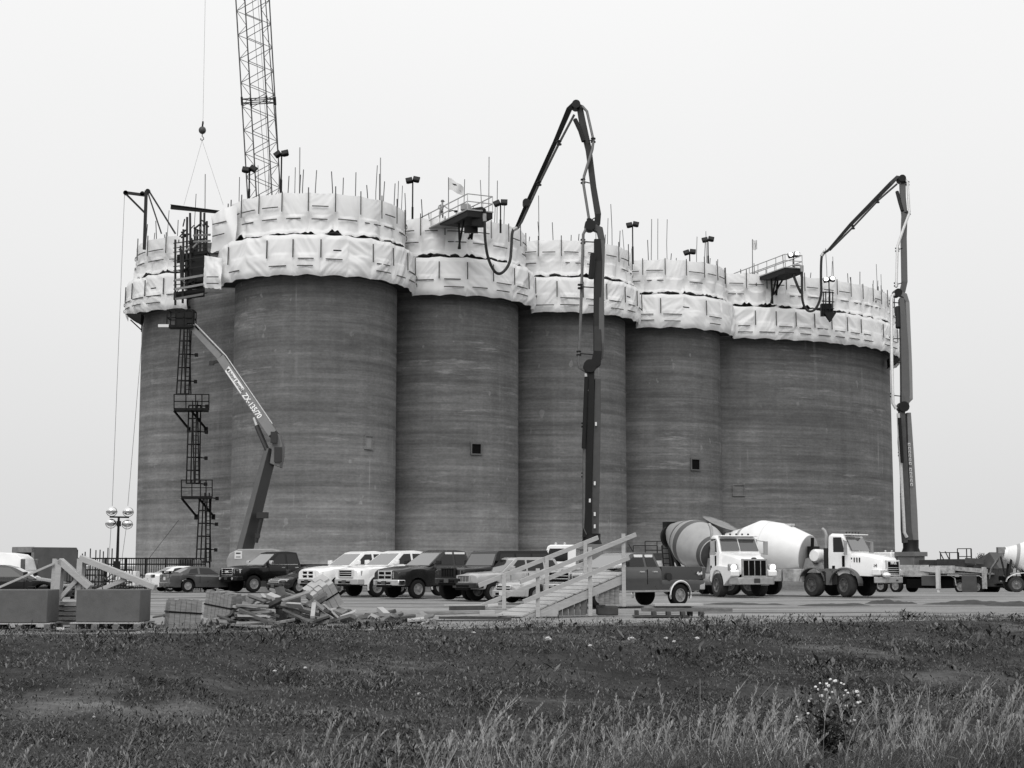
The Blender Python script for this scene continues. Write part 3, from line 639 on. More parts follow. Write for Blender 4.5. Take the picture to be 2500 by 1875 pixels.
# ---------------------------------------------------------------- boom lift
def boom_lift():
    Yb = 103; g = PT(622, 1405, Yb); g.z = zg(Yb)
    o = thing('boom_lift', 'tall grey boom lift with lettered arm raised to the ladder tower behind the black pickup', 'boom lift', g)
    q = lambda u, v, y=Yb: PT(u, v, y) - g
    b = MB(); z0 = q(0, 1375).z; 
    b.prism([(q(u, v).x, q(u, v).z) for u, v in ((563, 1395), (561, 1368), (568, 1352), (590, 1341), (672, 1340), (690, 1345), (692, 1395))], -1.25, 1.25, 'y'); b.build('counterweight', 'lift_pale', o, bevel=.06)
    b = MB(); b.box((0, 0, .62), (3.4, 2.0, .5)); b.build('chassis', 'lift_dark', o)
    for sx in (-1, 1):
        for sy in (-1, 1):
            t = MB(); t.lathe([(.2, -.2), (.5, -.2), (.55, -.12), (.55, .12), (.5, .2), (.2, .2)], 20, Matrix.Translation((sx * 1.5, sy * 1.25, .55)) @ Matrix.Rotation(R_(90), 4, 'X')); t.build('wheel', 'rubber', o)
    b = MB(); b.box((q(590, 1355).x, -1.27, q(0, 1355).z), (.48, .03, .5)); b.build('sign', 'plate', o)
    b = MB(); b.box((q(590, 1350).x, -1.29, q(0, 1351).z), (.3, .015, .09)); b.box((q(590, 1350).x, -1.29, q(0, 1360).z), (.3, .015, .05)); b.build('sign_mark', 'ink', o)
    # lower arm: a dark plate paints the shade on the underside turned right
    p0, p1 = q(597, 1345, Yb), q(661, 1098, Yb + 1.2); d = (p1 - p0).normalized(); s = d.cross(Vector((0, 1, 0))).normalized(); f = Vector((s.x * .62, -.78, s.z * .62))
    def box4(p, r, wa, wb, ex, ey): return [p + ex * sx * wa + ey * sy * wb for sx, sy in ((-1, -1), (1, -1), (1, 1), (-1, 1))]
    ex = (s * .86 + Vector((0, -.5, 0))).normalized(); ey = d.cross(ex)
    b = MB(); b.loft([box4(p0, 0, .4, .5, ex, ey), box4(p1, 0, .34, .42, ex, ey)]); b.build('lower_arm', 'container', o)
    b = MB(); e = ey if ey.y < 0 else -ey; b.loft([box4(p0 + e * .505, 0, .37, .02, ex, ey), box4(p1 + e * .425, 0, .31, .02, ex, ey)]); b.build('arm_shade_plate', 'lift_dark', o)
    b = MB(); b.tube([q(640, 1262, Yb - .6), q(625, 1325, Yb - .6)], .13, 8); b.box(q(641, 1258, Yb - .5), (.7, .6, .4)); b.box(q(629, 1308, Yb - .6), (.28, .3, .3)); b.build('lift_cylinder', 'lift_dark', o)
    # knuckle
    b = MB(); b.prism([tuple((q(u, v).x, q(u, v).z)) for u, v in ((660, 1098), (658, 1085), (668, 1062), (672, 1055), (678, 1060), (686, 1085), (686, 1110), (680, 1140), (655, 1130))], .55, 1.75, 'y'); b.build('knuckle', 'lift_grey', o, bevel=.05)
    b = MB(); b.box(q(669, 1068, Yb + .3), (.42, .3, .75)); b.box(q(679, 1110, Yb + .45), (.5, .2, 1.0)); b.build('knuckle_cover', 'lift_dark', o)
    Yk = Yb + 1.2; Yt = 110.5
    pk, pm, pe = q(669, 1062, Yk), q(541, 876, Yk + 3), q(466, 797, Yt)
    b = MB(); b.beam(pk, pm, .62, .62, up=(0, 1, 0), w2=.54, h2=.6); b.build('upper_arm', 'lift_grey', o)
    b = MB(); b.beam(pm, pe, .42, .5, up=(0, 1, 0), w2=.32, h2=.4); b.build('arm_extension', 'lift_grey', o)
    d = (pm - pk).normalized(); up_ = Vector((-d.z, 0, d.x)); up_ = up_ if up_.z > 0 else -up_
    b = MB(); b.tube([pm + up_ * .4, pe + up_ * .38], .05, 6); b.tube([pk + up_ * .36 + d * .8, pm + up_ * .4], .04, 6); b.build('hose_track', 'pipe', o)
    b = MB(); b.beam(pm - d * .1 - up_ * .1, pm - up_ * .75 + d * .2, .14, .2); b.box(pm - up_ * .8 + d * .2, (.32, .25, .28)); b.build('arm_hanger', 'lift_dark', o)
    b = MB(); b.tube([q(620, 1020, Yk + .6), q(627, 1040, Yk + .4)], .09, 8); b.build('cylinder_rod', 'pipe', o)
    b = MB(); b.tube([q(627, 1040, Yk + .4), q(652, 1098, Yk - .1)], .17, 8); b.build('arm_cylinder', 'lift_dark', o)
    # lettering on the arm
    L = (pm - pk).length; aa = d.cross(Vector((0, 1, 0))).normalized(); nrm = -(aa.cross(d)); nrm = nrm if nrm.y < 0 else -nrm
    ex = (pk - pm).normalized(); ey = nrm.cross(ex)
    def on(fr, off): return pk.lerp(pm, fr) + ey * off
    c_ = on(.70, -.05) + nrm * .315; a2 = ex * L * .15; hh = ey * .21
    b = MB(); b.loft([[c_ + nrm * k + z for z in (-a2 - hh + ex * .1, a2 - hh + ex * .1, a2 + hh - ex * .06, -a2 + hh - ex * .06)] for k in (-.02, .012)]); b.build('arm_sign', 'plate', o)
    text('United Rentals', .36, 'ink', o, basis(c_ + nrm * .02 + ex * .12, ex, ey), 'lettering', .004, True)
    b = MB(); b.lathe([(.1, -.006), (.1, .006)], 12, basis(c_ - a2 * .86 + nrm * .02, ex, ey)); b.build('emblem', 'ink', o)
    text('ZX-135/70', .52, 'letter', o, basis(on(.36, -.09) + nrm * .325, ex, ey), 'lettering', .004, True)
    # basket
    b = MB(); zt = q(0, 800, Yt).z
    x0, x1 = q(414, 800, Yt).x, q(476, 800, Yt).x
    b.box(((x0 + x1) / 2, Yt - g.y - .3, zt), (x1 - x0, 1.2, .16)); b.build('basket_floor', 'steel_black', o)
    b = MB(); b.box((q(406, 800, Yt).x, Yt - g.y - .9, zt), (.75, .12, .2)); b.build('basket_plate', 'plate', o)
    b = MB()
    for x in (x0, x0 + (x1 - x0) * .33, x0 + (x1 - x0) * .66, x1):
        for y in (-.9, .3): b.beam((x, Yt - g.y + y, zt), (x, Yt - g.y + y, zt + 1.15), .07)
    for y in (-.9, .3):
        for z in (1.15, .6): b.beam((x0, Yt - g.y + y, zt + z), (x1, Yt - g.y + y, zt + z), .07)
    for x in (x0, x1):
        for z in (1.15, .6): b.beam((x, Yt - g.y - .9, zt + z), (x, Yt - g.y + .3, zt + z), .07)
    b.build('basket_rail', 'steel_black', o)
    b = MB(); b.box(((x0 + x1) / 2 + .1, Yt - g.y - .85, zt + .5), (.8, .05, .85)); b.box((x1 - .2, Yt - g.y - .6, zt + .65), (.5, .5, .9)); b.build('control_box', 'deck_dark', o)
boom_lift()
# ---------------------------------------------------------------- walkways, person, flags on the tops
def platform(name, label, pts, rail_h, Yc):
    pass
def walkway(label, a, b_, w, zt, zdir, nposts, drop):
    # a: outer end (over the yard), b_: inner end on the silo; deck with rails both sides
    a, b_ = Vector(a), Vector(b_); o = thing('walkway_platform', label, 'platform', (a.x, a.y, zt), 0)
    d = (b_ - a); d.z = 0; L = d.length; d.normalize(); n = Vector((-d.y, d.x, 0)); q = lambda s, t, z: a + d * s + n * t + Vector((0, 0, zt - a.z + z))
    b = MB(); b.loft([[q(s, t, z) for t, z in ((-w / 2, 0), (w / 2, 0), (w / 2, -h), (-w / 2, -h))] for s, h in ((0, .45), (L * .25, .5), (L * .5, .12))]); b.build('truss', 'deck_dark', o, world=True, ang=0)
    b = MB(); b.loft([[q(s, t, z) for t, z in ((-w / 2 - .05, .0), (w / 2 + .05, .0), (w / 2 + .05, .09), (-w / 2 - .05, .09))] for s in (-.05, L)]); b.build('deck', 'galv', o, world=True, ang=0)
    for t in (-w / 2, w / 2):
        b = MB()
        for k in range(nposts + 1): b.beam(q(L * k / nposts, t, .05), q(L * k / nposts, t, 1.2), .06)
        for z in (1.2, .65): b.beam(q(0, t, z), q(L, t, z), .06)
        b.build('railing', 'galv', o, world=True, ang=0)
    b = MB()
    for z in (1.2, .65): b.beam(q(0, -w / 2, z), q(0, w / 2, z), .06)
    b.build('railing', 'galv', o, world=True, ang=0)
    for t, s, dz in drop:
        b = MB(); b.beam(q(s, t, -.3), q(s + .1, t * .8, -.3 + dz), .16); b.beam(q(s - .9, t, -.45), q(s + .5, t * .7, -.2 + dz), .12); b.build('support', 'steel_black', o, world=True, ang=0)
    return o, q
oA, qA = walkway('left walkway platform with pale railings and dark underside jutting out over the sheeting', PT(1172, 528, 110.5), PT(1040, 520, 119.5), 2.0, PT(1172, 520, 111).z, 1, 6, ((.7, 2.2, -2.1), (-.7, 2.6, -1.2)))
oB, qB = walkway('right walkway platform with pale railings jutting out over the widest silo', PT(1938, 655, 135), PT(1788, 665, 146), 1.7, PT(1938, 655, 135).z, 1, 7, ((.6, 3, -2.4), (-.6, 4, -1.4)))
b = MB(); b.tube([PT(1183, 527, 110.4), PT(1183, 512, 110.4), PT(1176, 508, 110.8), PT(1150, 512, 113)], .11, 8); b.build('hose_coupling', 'steel_black', oA, world=True)
b = MB(); b.box(PT(1168, 540, 110.9), (.9, .7, .8)); b.box(PT(1150, 560, 111.5), (1.0, .4, .5)); b.build('bracket_box', 'steel_black', oA, world=True)
b = MB(); b.box(PT(1137, 507, 114), (.75, .6, .35)); b.box(PT(1137, 503, 114), (.5, .4, .3)); b.build('tool_box', 'steel_light', oA, world=True)
b = MB(); b.tube([PT(1958, 660, 134.6), PT(1957, 650, 134.6), PT(1951, 647, 134.6), PT(1935, 648, 135)], .11, 8); b.build('hose_coupling', 'galv', oB, world=True)
b = MB(); b.tube([PT(1937, 668, 135.2), PT(1940, 680, 135.2), PT(1948, 700, 135), PT(1956, 716, 135)], .12, 8); b.build('hose_stub', 'hose', oB, world=True)
def smooth(pts, k=3):
    for _ in range(k):
        q = [pts[0]]
        for a, b_ in zip(pts, pts[1:]): q += [a.lerp(b_, .25), a.lerp(b_, .75)]
        pts = q + [pts[-1]]
    return pts
def flag(u0, v0, v1, Y, label, w, h, sag, logo):
    p = PT(u0, v1, Y); top = PT(u0, v0, Y) - p
    o = thing('flag', label, 'flag', p); b = MB(); b.tube([(0, 0, -.5), tuple(top)], .035, 5); b.build('flagpole', 'lattice', o)
    v, f = [], []; nx, nz = 18, 10
    for i in range(nx + 1):
        for j in range(nz + 1):
            s, t = i / nx, j / nz; y = .18 * math.sin(s * 7 + t * 2) * s
            v.append((s * w, y, top.z - .05 - t * h * (1 - .25 * s) - sag * s ** 1.3 + .05 * math.sin(s * 9)))
    for i in range(nx):
        for j in range(nz): f.append((i * 11 + j, i * 11 + j + 1, (i + 1) * 11 + j + 1, (i + 1) * 11 + j))
    me = bpy.data.meshes.new('flag_cloth'); me.from_pydata(v, [], f); link('flag_cloth', me, 'flag', o, 180)
    if logo:
        b = MB(); k = [v[4 * 11 + 4], v[9 * 11 + 2], v[15 * 11 + 7]] if logo == 1 else [v[8 * 11 + 3], v[15 * 11 + 3], v[12 * 11 + 8]]
        b.plate([Vector(x) + Vector((0, -.06, 0)) for x in k], .01); b.build('flag_mark', 'steel_light' if logo == 2 else 'boom_grey', o)
flag(1095, 433, 540, 117, 'pale flag with dark wedge mark flying above the left walkway', 1.15, .95, .75, 1)
flag(1837, 584, 665, 141, 'small pale flag with faint round mark above the right walkway', .5, 1.05, .1, 2)
def person():
    Y = 118; p = PT(1077, 530, Y); z0 = PT(1077, 490, Y).z - 1.80
    o = thing('person', 'worker in hard hat and pale vest leaning over the rail beside the left walkway', 'person', (p.x, Y, z0), R_(0))
    me = bpy.data.meshes.new('body')
    J = [(0, 0, .95, .15, .11), (.02, 0, 1.15, .15, .11), (.05, 0, 1.38, .17, .11), (.07, 0, 1.5, .07, .06), (.09, 0, 1.58, .075, .08), (.1, 0, 1.7, .09, .1),
         (-.10, .02, .9, .09, .09), (-.11, .0, .5, .065, .065), (-.12, .04, .1, .045, .045), (-.1, -.1, .04, .045, .04),
         (.10, .02, .9, .09, .09), (.13, -.04, .5, .065, .065), (.1, .04, .1, .045, .045), (.13, -.1, .04, .045, .04),
         (-.15, 0, 1.43, .06, .06), (-.24, -.02, 1.18, .045, .045), (-.10, -.2, 1.08, .036, .036), (-.02, -.26, 1.08, .03, .025),
         (.24, 0, 1.4, .06, .06), (.42, -.08, 1.22, .045, .045), (.62, -.14, 1.12, .036, .036), (.7, -.16, 1.09, .03, .025)]
    E = [(0, 1), (1, 2), (2, 3), (3, 4), (4, 5), (0, 6), (6, 7), (7, 8), (8, 9), (0, 10), (10, 11), (11, 12), (12, 13), (2, 14), (14, 15), (15, 16), (16, 17), (2, 18), (18, 19), (19, 20), (20, 21)]
    k = len(J)
    for hand, ex in ((17, Vector((.8, -.3, -.1))), (21, Vector((.9, -.2, -.3)))):
        for f in range(5):
            hp = Vector(J[hand][:3]); sp = (f - 2) * .018; ln = .075 if f else .05
            J.append((hp.x + ex.x * .04, hp.y + sp - .02, hp.z + (0 if f else .02), .011, .011)); J.append((hp.x + ex.x * .04 + ex.x * ln, hp.y + sp * 1.3 - .03, hp.z - .035, .009, .009)); E += [(hand, k), (k, k + 1)]; k += 2
    me.from_pydata([j[:3] for j in J], E, []); bo = bpy.data.objects.new('body', me); C.objects.link(bo)
    sk = bo.modifiers.new('s', 'SKIN')
    for i, j in enumerate(J): me.skin_vertices[0].data[i].radius = (j[3], j[4])
    me.skin_vertices[0].data[0].use_root = True
    bo.modifiers.new('u', 'SUBSURF').levels = 2
    dg = bpy.context.evaluated_depsgraph_get(); m2 = bpy.data.meshes.new_from_object(bo.evaluated_get(dg)); bpy.data.objects.remove(bo)
    m2.materials.clear(); m2.name = 'body'
    for n_ in ('vest', 'jeans', 'skin'): m2.materials.append(M[n_])
    for pl in m2.polygons:
        c = pl.center; pl.material_index = 2 if (c.z > 1.52 or (c.x > .45 and c.z < 1.2) or (c.y < -.17 and 1 < c.z < 1.2)) else (1 if c.z < 1.0 else 0)
    link('body', m2, None, o, 180)
    b = MB(); b.lathe([(.135, 1.74), (.125, 1.8), (.09, 1.86), (.0, 1.885)], 16, Matrix.Translation((.1, 0, 0))); b.lathe([(.17, 1.735), (.165, 1.75), (.12, 1.76)], 16, Matrix.Translation((.12, -.02, 0))); b.build('hard_hat', 'hat', o)
    b = MB(); b.box((.13, -.095, 1.69), (.025, .03, .04))
    for s in (-1, 1): b.ball((.1 + s * .035, -.088, 1.715), .013, 8); b.ball((.1 + s * .088, 0, 1.69), .025, 8, (.5, 1, 1.3))
    b.box((.1, -.088, 1.635), (.05, .012, .012)); b.build('face', 'skin', o)
    b = MB()
    for s in (-1, 1): b.box((.05 + s * .09, -.112, 1.27), (.045, .012, .42))
    b.box((.03, -.112, 1.1), (.28, .012, .05)); b.build('vest_stripe', 'cloth_dark', o)
    wb = thing('work_bench', 'timber bench the worker stands on behind the sheeting', 'bench', (p.x, Y, 26.45)); b = MB(); b.box((0, 0, z0 - 26.45 - .03), (1.4, .8, .06)); b.build('top', 'timber', wb, ang=0)
    for sx in (-1, 1): b = MB(); b.beam((sx * .6, 0, 0), (sx * .6, 0, z0 - 26.51), .1, .6); b.build('leg', 'timber', wb, ang=0)
    t = thing('vibrator_tool', 'dark hand tool lying on the left walkway edge beside the worker', 'tool', PT(1105, 517, 117)); b = MB(); b.tube([(-.3, 0, 0), (0, 0, .1), (.3, 0, 0)], .04, 6); b.box((.25, 0, .03), (.25, .15, .15)); b.build('body', 'steel_black', t)
person()
# ---------------------------------------------------------------- concrete pump trucks with booms and hoses
def wheel(parent, x, y, r, w, side, rim='rim', tyre='rubber', spokes=8, steer=0):
    T = Matrix.Translation((x, y, r)) @ Matrix.Rotation(steer, 4, 'Z') @ Matrix.Rotation(R_(-90 * side), 4, 'X')
    rr = r * .6
    t = MB(); t.lathe([(rr, -w / 2), (r * .93, -w / 2), (r, -w * .36), (r, w * .36), (r * .95, w * .46), (r * .84, w / 2), (rr * 1.04, w / 2), (rr, w * .44), (rr * .98, w * .1), (0, w * .1)], 28, T)
    o = t.build('wheel', tyre, parent, ang=40)
    m = MB(); m.lathe([(rr * .99, w * .28), (rr * 1.01, w * .47), (rr * .9, w * .46), (rr * .84, w * .24)], 28, T)
    for k in range(spokes):
        a = k * 2 * math.pi / spokes; Q = T @ Matrix.Rotation(a, 4, 'Z'); ww = rr * (.16 if spokes > 6 else .24) * .55
        m.loft([[(x_, y_ * s_, z_) for x_, y_, z_ in ((e, -1, zz), (e, 1, zz), (e, 1, zz - w * .1), (e, -1, zz - w * .1))] for e, zz, s_ in ((rr * .15, w * .36, ww * .9), (rr * .88, w * .34, ww))], Q)
    m.lathe([(rr * .3, w * .22), (rr * .28, w * .42), (rr * .16, w * .45), (0, w * .46)], 14, T); m.build('rim', rim, o, ang=35); return o
def pump_truck(label, loc, ang, cabmat, zped):
    o = thing('concrete_pump_truck', label, 'pump truck', loc, ang)
    bx = lambda name, m, *cs: [(lambda b: [b.box(c, d) for c, d in cs] and b.build(name, m, o, bevel=.02))(MB())]
    bx('chassis', 'under', ((-.3, 0, .95), (11.2, 1.1, .6)), ((.5, 0, .72), (2.8, 2.3, .7)), ((-2.9, 0, .75), (5.0, 1.7, .6)))
    b = MB(); b.prism([(3.2, 1.0), (5.4, 1.0), (5.5, 1.5), (5.42, 2.0), (5.1, 3.05), (4.9, 3.15), (3.25, 3.15), (3.2, 3.0)], -1.22, 1.22, 'y'); b.build('cab', cabmat, o, bevel=.08)
    b = MB(); b.plate([(5.44, -1.05, 2.02), (5.44, 1.05, 2.02), (5.13, 1.0, 2.98), (5.13, -1.0, 2.98)], .05); b.build('windshield', 'glass', o, ang=0)
    for s in (-1, 1):
        b = MB(); b.prism([(3.75, 2.05), (5.2, 2.05), (4.95, 2.9), (3.75, 2.9)], s * 1.215, s * 1.235, 'y'); b.build('side_window', 'glass_side', o, ang=0)
        b = MB(); b.box((5.3, s * 1.4, 2.5), (.12, .22, .55)); b.beam((5.1, s * 1.2, 2.75), (5.3, s * 1.4, 2.75), .05); b.build('mirror', 'trim', o)
        b = MB(); b.box((5.5, s * .9, 1.25), (.06, .35, .2)); b.build('headlight', 'lamp', o)
    bx('bumper', 'galv', ((5.5, 0, .8), (.25, 2.4, .4)))
    for x in (4.0, 4.6): b = MB(); b.lathe([(.09, 0), (.09, .12), (.05, .16)], 10, Matrix.Translation((x, 0, 3.16))); b.build('beacon', 'lamp', o)
    bx('deck', 'steel_light', ((-1.6, 0, 1.5), (8.2, 2.4, .14)))
    bx('side_panel', 'dirty', ((1.1, -1.22, 1.75), (2.6, .08, .8)), ((-1.4, -1.22, 1.8), (2.2, .08, .6)), ((1.1, 1.22, 1.75), (2.6, .08, .8)), ((-1.4, 1.22, 1.8), (2.2, .08, .6)), ((-3.6, -1.0, 1.85), (2.2, .3, .4)))
    for s in (-1, 1): bx('tank', 'container', ((-.2, s * 1.05, .95), (1.3, .5, .75)))
    bx('pedestal', 'lift_grey', ((2.2, 0, 2.2), (1.5, 1.5, 1.5)), ((2.2, 0, 3.0), (1.9, 1.7, .35)))
    b = MB(); b.lathe([(.75, 3.1), (.6, 3.5), (.62, zped)], 20, Matrix.Translation((2.2, 0, 0))); b.build('turret', 'boom_dark', o)
    for s in (-1, 1):
        b = MB(); b.beam((1.0, s * 1.0, 1.9), (-1.2, s * 1.55, 1.75), .3, .35); b.box((-1.25, s * 1.6, 1.2), (.26, .26, 1.7)); b.box((-1.25, s * 1.6, .25), (.14, .14, .5)); b.box((-1.25, s * 1.6, .03), (.5, .5, .06)); b.build('outrigger', 'offwhite', o)
        b = MB(); b.beam((-2.2, s * 1.0, 1.9), (-5.2, s * 1.25, 1.7), .28, .3); b.box((-5.1, s * 1.4, 1.2), (.26, .26, 1.6)); b.box((-5.1, s * 1.4, .03), (.5, .5, .06)); b.build('outrigger', 'dirty', o)
        b = MB(); b.tube([(-2.6, s * 1.28, .6), (-2.5, s * 1.28, 1.15), (-2.1, s * 1.28, 1.35), (-4.6, s * 1.28, 1.35), (-5.0, s * 1.28, 1.1), (-5.1, s * 1.28, .7)], .05, 6); b.build('mudguard', 'galv', o)
        b = MB(); b.box((-3.75, s * 1.3, .75), (1.25, .05, 1.35)); b.build('mud_flap', 'container', o)
    b = MB(); b.tube([(1.0, -.9, 2.3), (-1.0, -.95, 2.25), (-3.2, -.95, 2.1), (-5.0, -.8, 2.0), (-5.6, -.5, 1.3)], .11, 8); b.build('delivery_pipe', 'pipe_dark', o)
    b = MB()
    for x in (-.6, -1.4, -2.2): b.beam((x, .2, 1.6), (x, .2, 3.1), .06); b.beam((x, -.9, 1.6), (x, -.9, 3.4 if x < -1 else 2.4), .06)
    for z in (2.8, 3.4): b.beam((-1.4, -.9, z), (-2.6, -.9, z), .06); b.beam((-.6, .2, z - .3), (-2.2, .2, z - .3), .06)
    b.beam((-2.6, -.9, 1.6), (-2.6, -.9, 3.4), .08); b.beam((-.3, -.9, 2.3), (.2, -.9, 3.2), .06); b.beam((-.8, -.9, 2.3), (-.3, -.9, 3.2), .06); b.build('handrail', 'steel', o)
    bx('engine_box', 'rust', ((-2.0, .3, 2.1), (2.6, 1.2, 1.0)), ((-4.3, 0, 1.6), (2.4, 1.6, 1.1)), ((.6, 0, 2.3), (1.0, 1.2, .5)), ((-3.9, 0, .8), (3.4, 2.0, .5)))
    b = MB(); b.prism([(-6.0, .8), (-4.6, .6), (-4.4, 1.7), (-4.7, 2.0), (-6.1, 1.85)], -.95, .95, 'y'); b.build('hopper', 'rust', o)
    b = MB(); b.prism([(-6.1, 1.9), (-5.3, 3.1), (-4.8, 2.8), (-3.9, 2.0), (-4.8, 1.6)], -.95, .95, 'y'); b.beam((-3.4, 1.2, 2.5), (-5.0, 1.25, 2.4), .08, .4); b.build('hopper_cover', 'container', o)
    for x in (4.3, 2.9, -2.9, -4.3):
        for s in (-1, 1): wheel(o, x, s * 1.05, .52, .35, s, 'galv', 'rubber')
    return o
def boom(o, secs, pipes, joints, extra, g1, g2):
    for nm, pts, mt, depth, off in secs:
        b = MB()
        pw = [(PT(u, v, Y + off), w * Y / 3824) for u, v, Y, w in pts]
        rings = []
        for k, (p, w) in enumerate(pw):
            d = (pw[min(k + 1, len(pw) - 1)][0] - pw[max(0, k - 1)][0]).normalized(); a = d.cross(Vector((0, 1, 0))).normalized(); e = a.cross(d)
            rings.append([p + a * sx * w / 2 + e * sy * depth / 2 for sx, sy in ((-1, -1), (1, -1), (1, 1), (-1, 1))])
        Mi = o.matrix_world.inverted() if False else (Matrix.Translation(o.location) @ Matrix.Rotation(o.rotation_euler.z, 4, 'Z')).inverted()
        b.loft(rings, Mi); b.build(nm, mt, o, ang=0, bevel=.03)
    Mi = (Matrix.Translation(o.location) @ Matrix.Rotation(o.rotation_euler.z, 4, 'Z')).inverted()
    for pts, r, mt in pipes:
        b = MB(); b.tube([Mi @ PT(*p) for p in pts], r, 8); b.build('delivery_pipe', mt, o)
    for u, v, Y, r in joints:
        b = MB(); b.lathe([(r, -.5), (r, .5)], 14, Mi @ Matrix.Translation(PT(u, v, Y)) @ Matrix.Rotation(R_(90), 4, 'X')); b.build('boom_joint', 'boom_dark', o)
    for (u0, v0, u1, v1, Y) in extra:
        b = MB(); b.beam(Mi @ PT(u0, v0, Y - .2), Mi @ PT(u1, v1, Y - .2), .07, .07); b.tube([Mi @ (PT(u0, v0, Y - .2) + Vector((-.02, 0, z))) for z in (-.16, -.05)], .17, 8); b.tube([Mi @ (PT(u0, v0, Y - .2) + Vector((-.02, 0, z))) for z in (.08, .18)], .17, 8); b.build('pipe_bracket', 'boom_dark', o)
def hose(label, uv, r):
    pts = [PT(*p) for p in uv]; o = thing('concrete_hose', label, 'hose', pts[0]); b = MB(); b.tube(smooth(pts), r, 10); b.build('rubber_hose', 'hose', o, world=True)
    b = MB()
    for p, q in ((pts[0], pts[1]), (pts[-1], pts[-2])): d = (q - p).normalized(); b.tube([p - d * .25, p + d * .3], r * 1.35, 8)
    b.build('coupling', 'galv', o, world=True)
YA = 105
angA = R_(176); pedA = PT(1444, 1330, YA); la = Vector((pedA.x, YA, zg(YA))) - Matrix.Rotation(angA, 3, 'Z') @ Vector((2.2, 0, 0))
oA = pump_truck('white cabbed pump truck mostly hidden behind the timber ramp, carrying the taller black boom', la, angA, 'white', 3.9)
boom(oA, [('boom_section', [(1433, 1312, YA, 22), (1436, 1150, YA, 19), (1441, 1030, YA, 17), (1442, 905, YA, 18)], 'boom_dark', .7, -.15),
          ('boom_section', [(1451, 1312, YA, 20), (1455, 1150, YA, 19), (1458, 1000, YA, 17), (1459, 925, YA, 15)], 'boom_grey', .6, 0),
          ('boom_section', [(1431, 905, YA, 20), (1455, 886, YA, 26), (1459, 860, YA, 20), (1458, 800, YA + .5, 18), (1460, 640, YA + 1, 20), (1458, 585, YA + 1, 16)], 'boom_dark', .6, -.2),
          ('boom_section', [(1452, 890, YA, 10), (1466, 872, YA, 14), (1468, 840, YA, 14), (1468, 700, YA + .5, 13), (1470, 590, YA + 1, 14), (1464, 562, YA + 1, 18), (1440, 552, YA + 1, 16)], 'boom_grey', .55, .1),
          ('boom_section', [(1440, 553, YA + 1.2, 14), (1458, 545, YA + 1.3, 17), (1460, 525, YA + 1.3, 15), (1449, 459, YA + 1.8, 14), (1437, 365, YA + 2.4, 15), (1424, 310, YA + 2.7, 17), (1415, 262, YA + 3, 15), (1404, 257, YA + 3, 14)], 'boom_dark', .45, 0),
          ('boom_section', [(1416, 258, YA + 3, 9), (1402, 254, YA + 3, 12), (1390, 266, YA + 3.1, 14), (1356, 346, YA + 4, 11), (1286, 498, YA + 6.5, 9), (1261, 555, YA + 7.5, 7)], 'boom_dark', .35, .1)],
     [([(1402, 280, 108), (1366, 348, 109), (1317, 447, 110.5), (1274, 541, 112), (1264, 556, 112.5)], .085, 'pipe_dark'), ([(1421, 259, 107.6), (1433, 272, 107.4), (1449, 343, 107), (1446, 365, 106.6), (1426, 430, 106.4), (1424, 447, 106.3), (1439, 541, 106)], .1, 'pipe_dark'),
      ([(1440, 552, 105.6), (1431, 558, 105.6), (1424, 572, 105.5), (1418, 765, 105), (1412, 885, 104.7), (1415, 898, 104.7), (1428, 905, 104.7)], .1, 'pipe_dark'), ([(1430, 912, 104.5), (1433, 955, 104.5)], .09, 'pipe'), ([(1427, 1035, 104.5), (1425, 1290, 104.6), (1432, 1305, 104.6)], .11, 'pipe_dark')],
     [(1440, 895, YA - .2, .45), (1440, 552, YA + .9, .38), (1406, 258, YA + 2.9, .3), (1285, 497, YA + 6.4, .28)],
     [(1417, 700, 1450, 702, YA), (1414, 863, 1448, 866, YA), (1424, 590, 1450, 591, YA + 1), (1424, 443, 1440, 447, YA + 1.6), (1439, 540, 1452, 532, YA + 1.2), (1449, 343, 1436, 343, YA + 2.2), (1366, 349, 1356, 346, YA + 3.6), (1317, 448, 1308, 446, YA + 5.6), (1426, 1038, 1440, 1038, YA), (1426, 1160, 1440, 1160, YA)], 0, 0)
Mi = (Matrix.Translation(la) @ Matrix.Rotation(angA, 4, 'Z')).inverted()
for pts, r, nm in (([(1404, 292, 107.6), (1417, 320, 107.2), (1425, 345, 107)], .16, 'boom_cylinder'), ([(1425, 1095, 104.2), (1432, 920, 104.4)], .14, 'boom_cylinder'), ([(1448, 620, 105.2), (1443, 680, 105)], .2, 'boom_cylinder')):
    b = MB(); b.tube([Mi @ PT(*p) for p in pts], r, 8); b.build(nm, 'boom_dark', oA)
bb = MB()
for k, (u, v) in enumerate(((1452, 1180), (1452, 1255), (1440, 1222), (1452, 1285), (1455, 1035))): bb.box(Mi @ PT(u, v, 104.5), (.12, .12, .25))
bb.build('warning_label', 'plate', oA)
hose('thick black hose loop hanging from the taller boom to the left walkway', [(1260, 557, 112.5), (1250, 563, 112.4), (1249, 600, 112.2), (1245, 648, 111.8), (1216, 676, 111.4), (1193, 640, 111), (1184, 590, 110.6), (1183, 530, 110.4)], .105)
YB = 123
pedB = PT(2224, 1345, YB); angB = math.atan2(.75, -.66); lb = Vector((pedB.x, YB, zg(YB))) - Matrix.Rotation(angB, 3, 'Z') @ Vector((2.2, 0, 0))
oB2 = pump_truck('dirty grey pump truck with spread outriggers at the right end, carrying the lighter grey boom', lb, angB, 'white', 4.1)
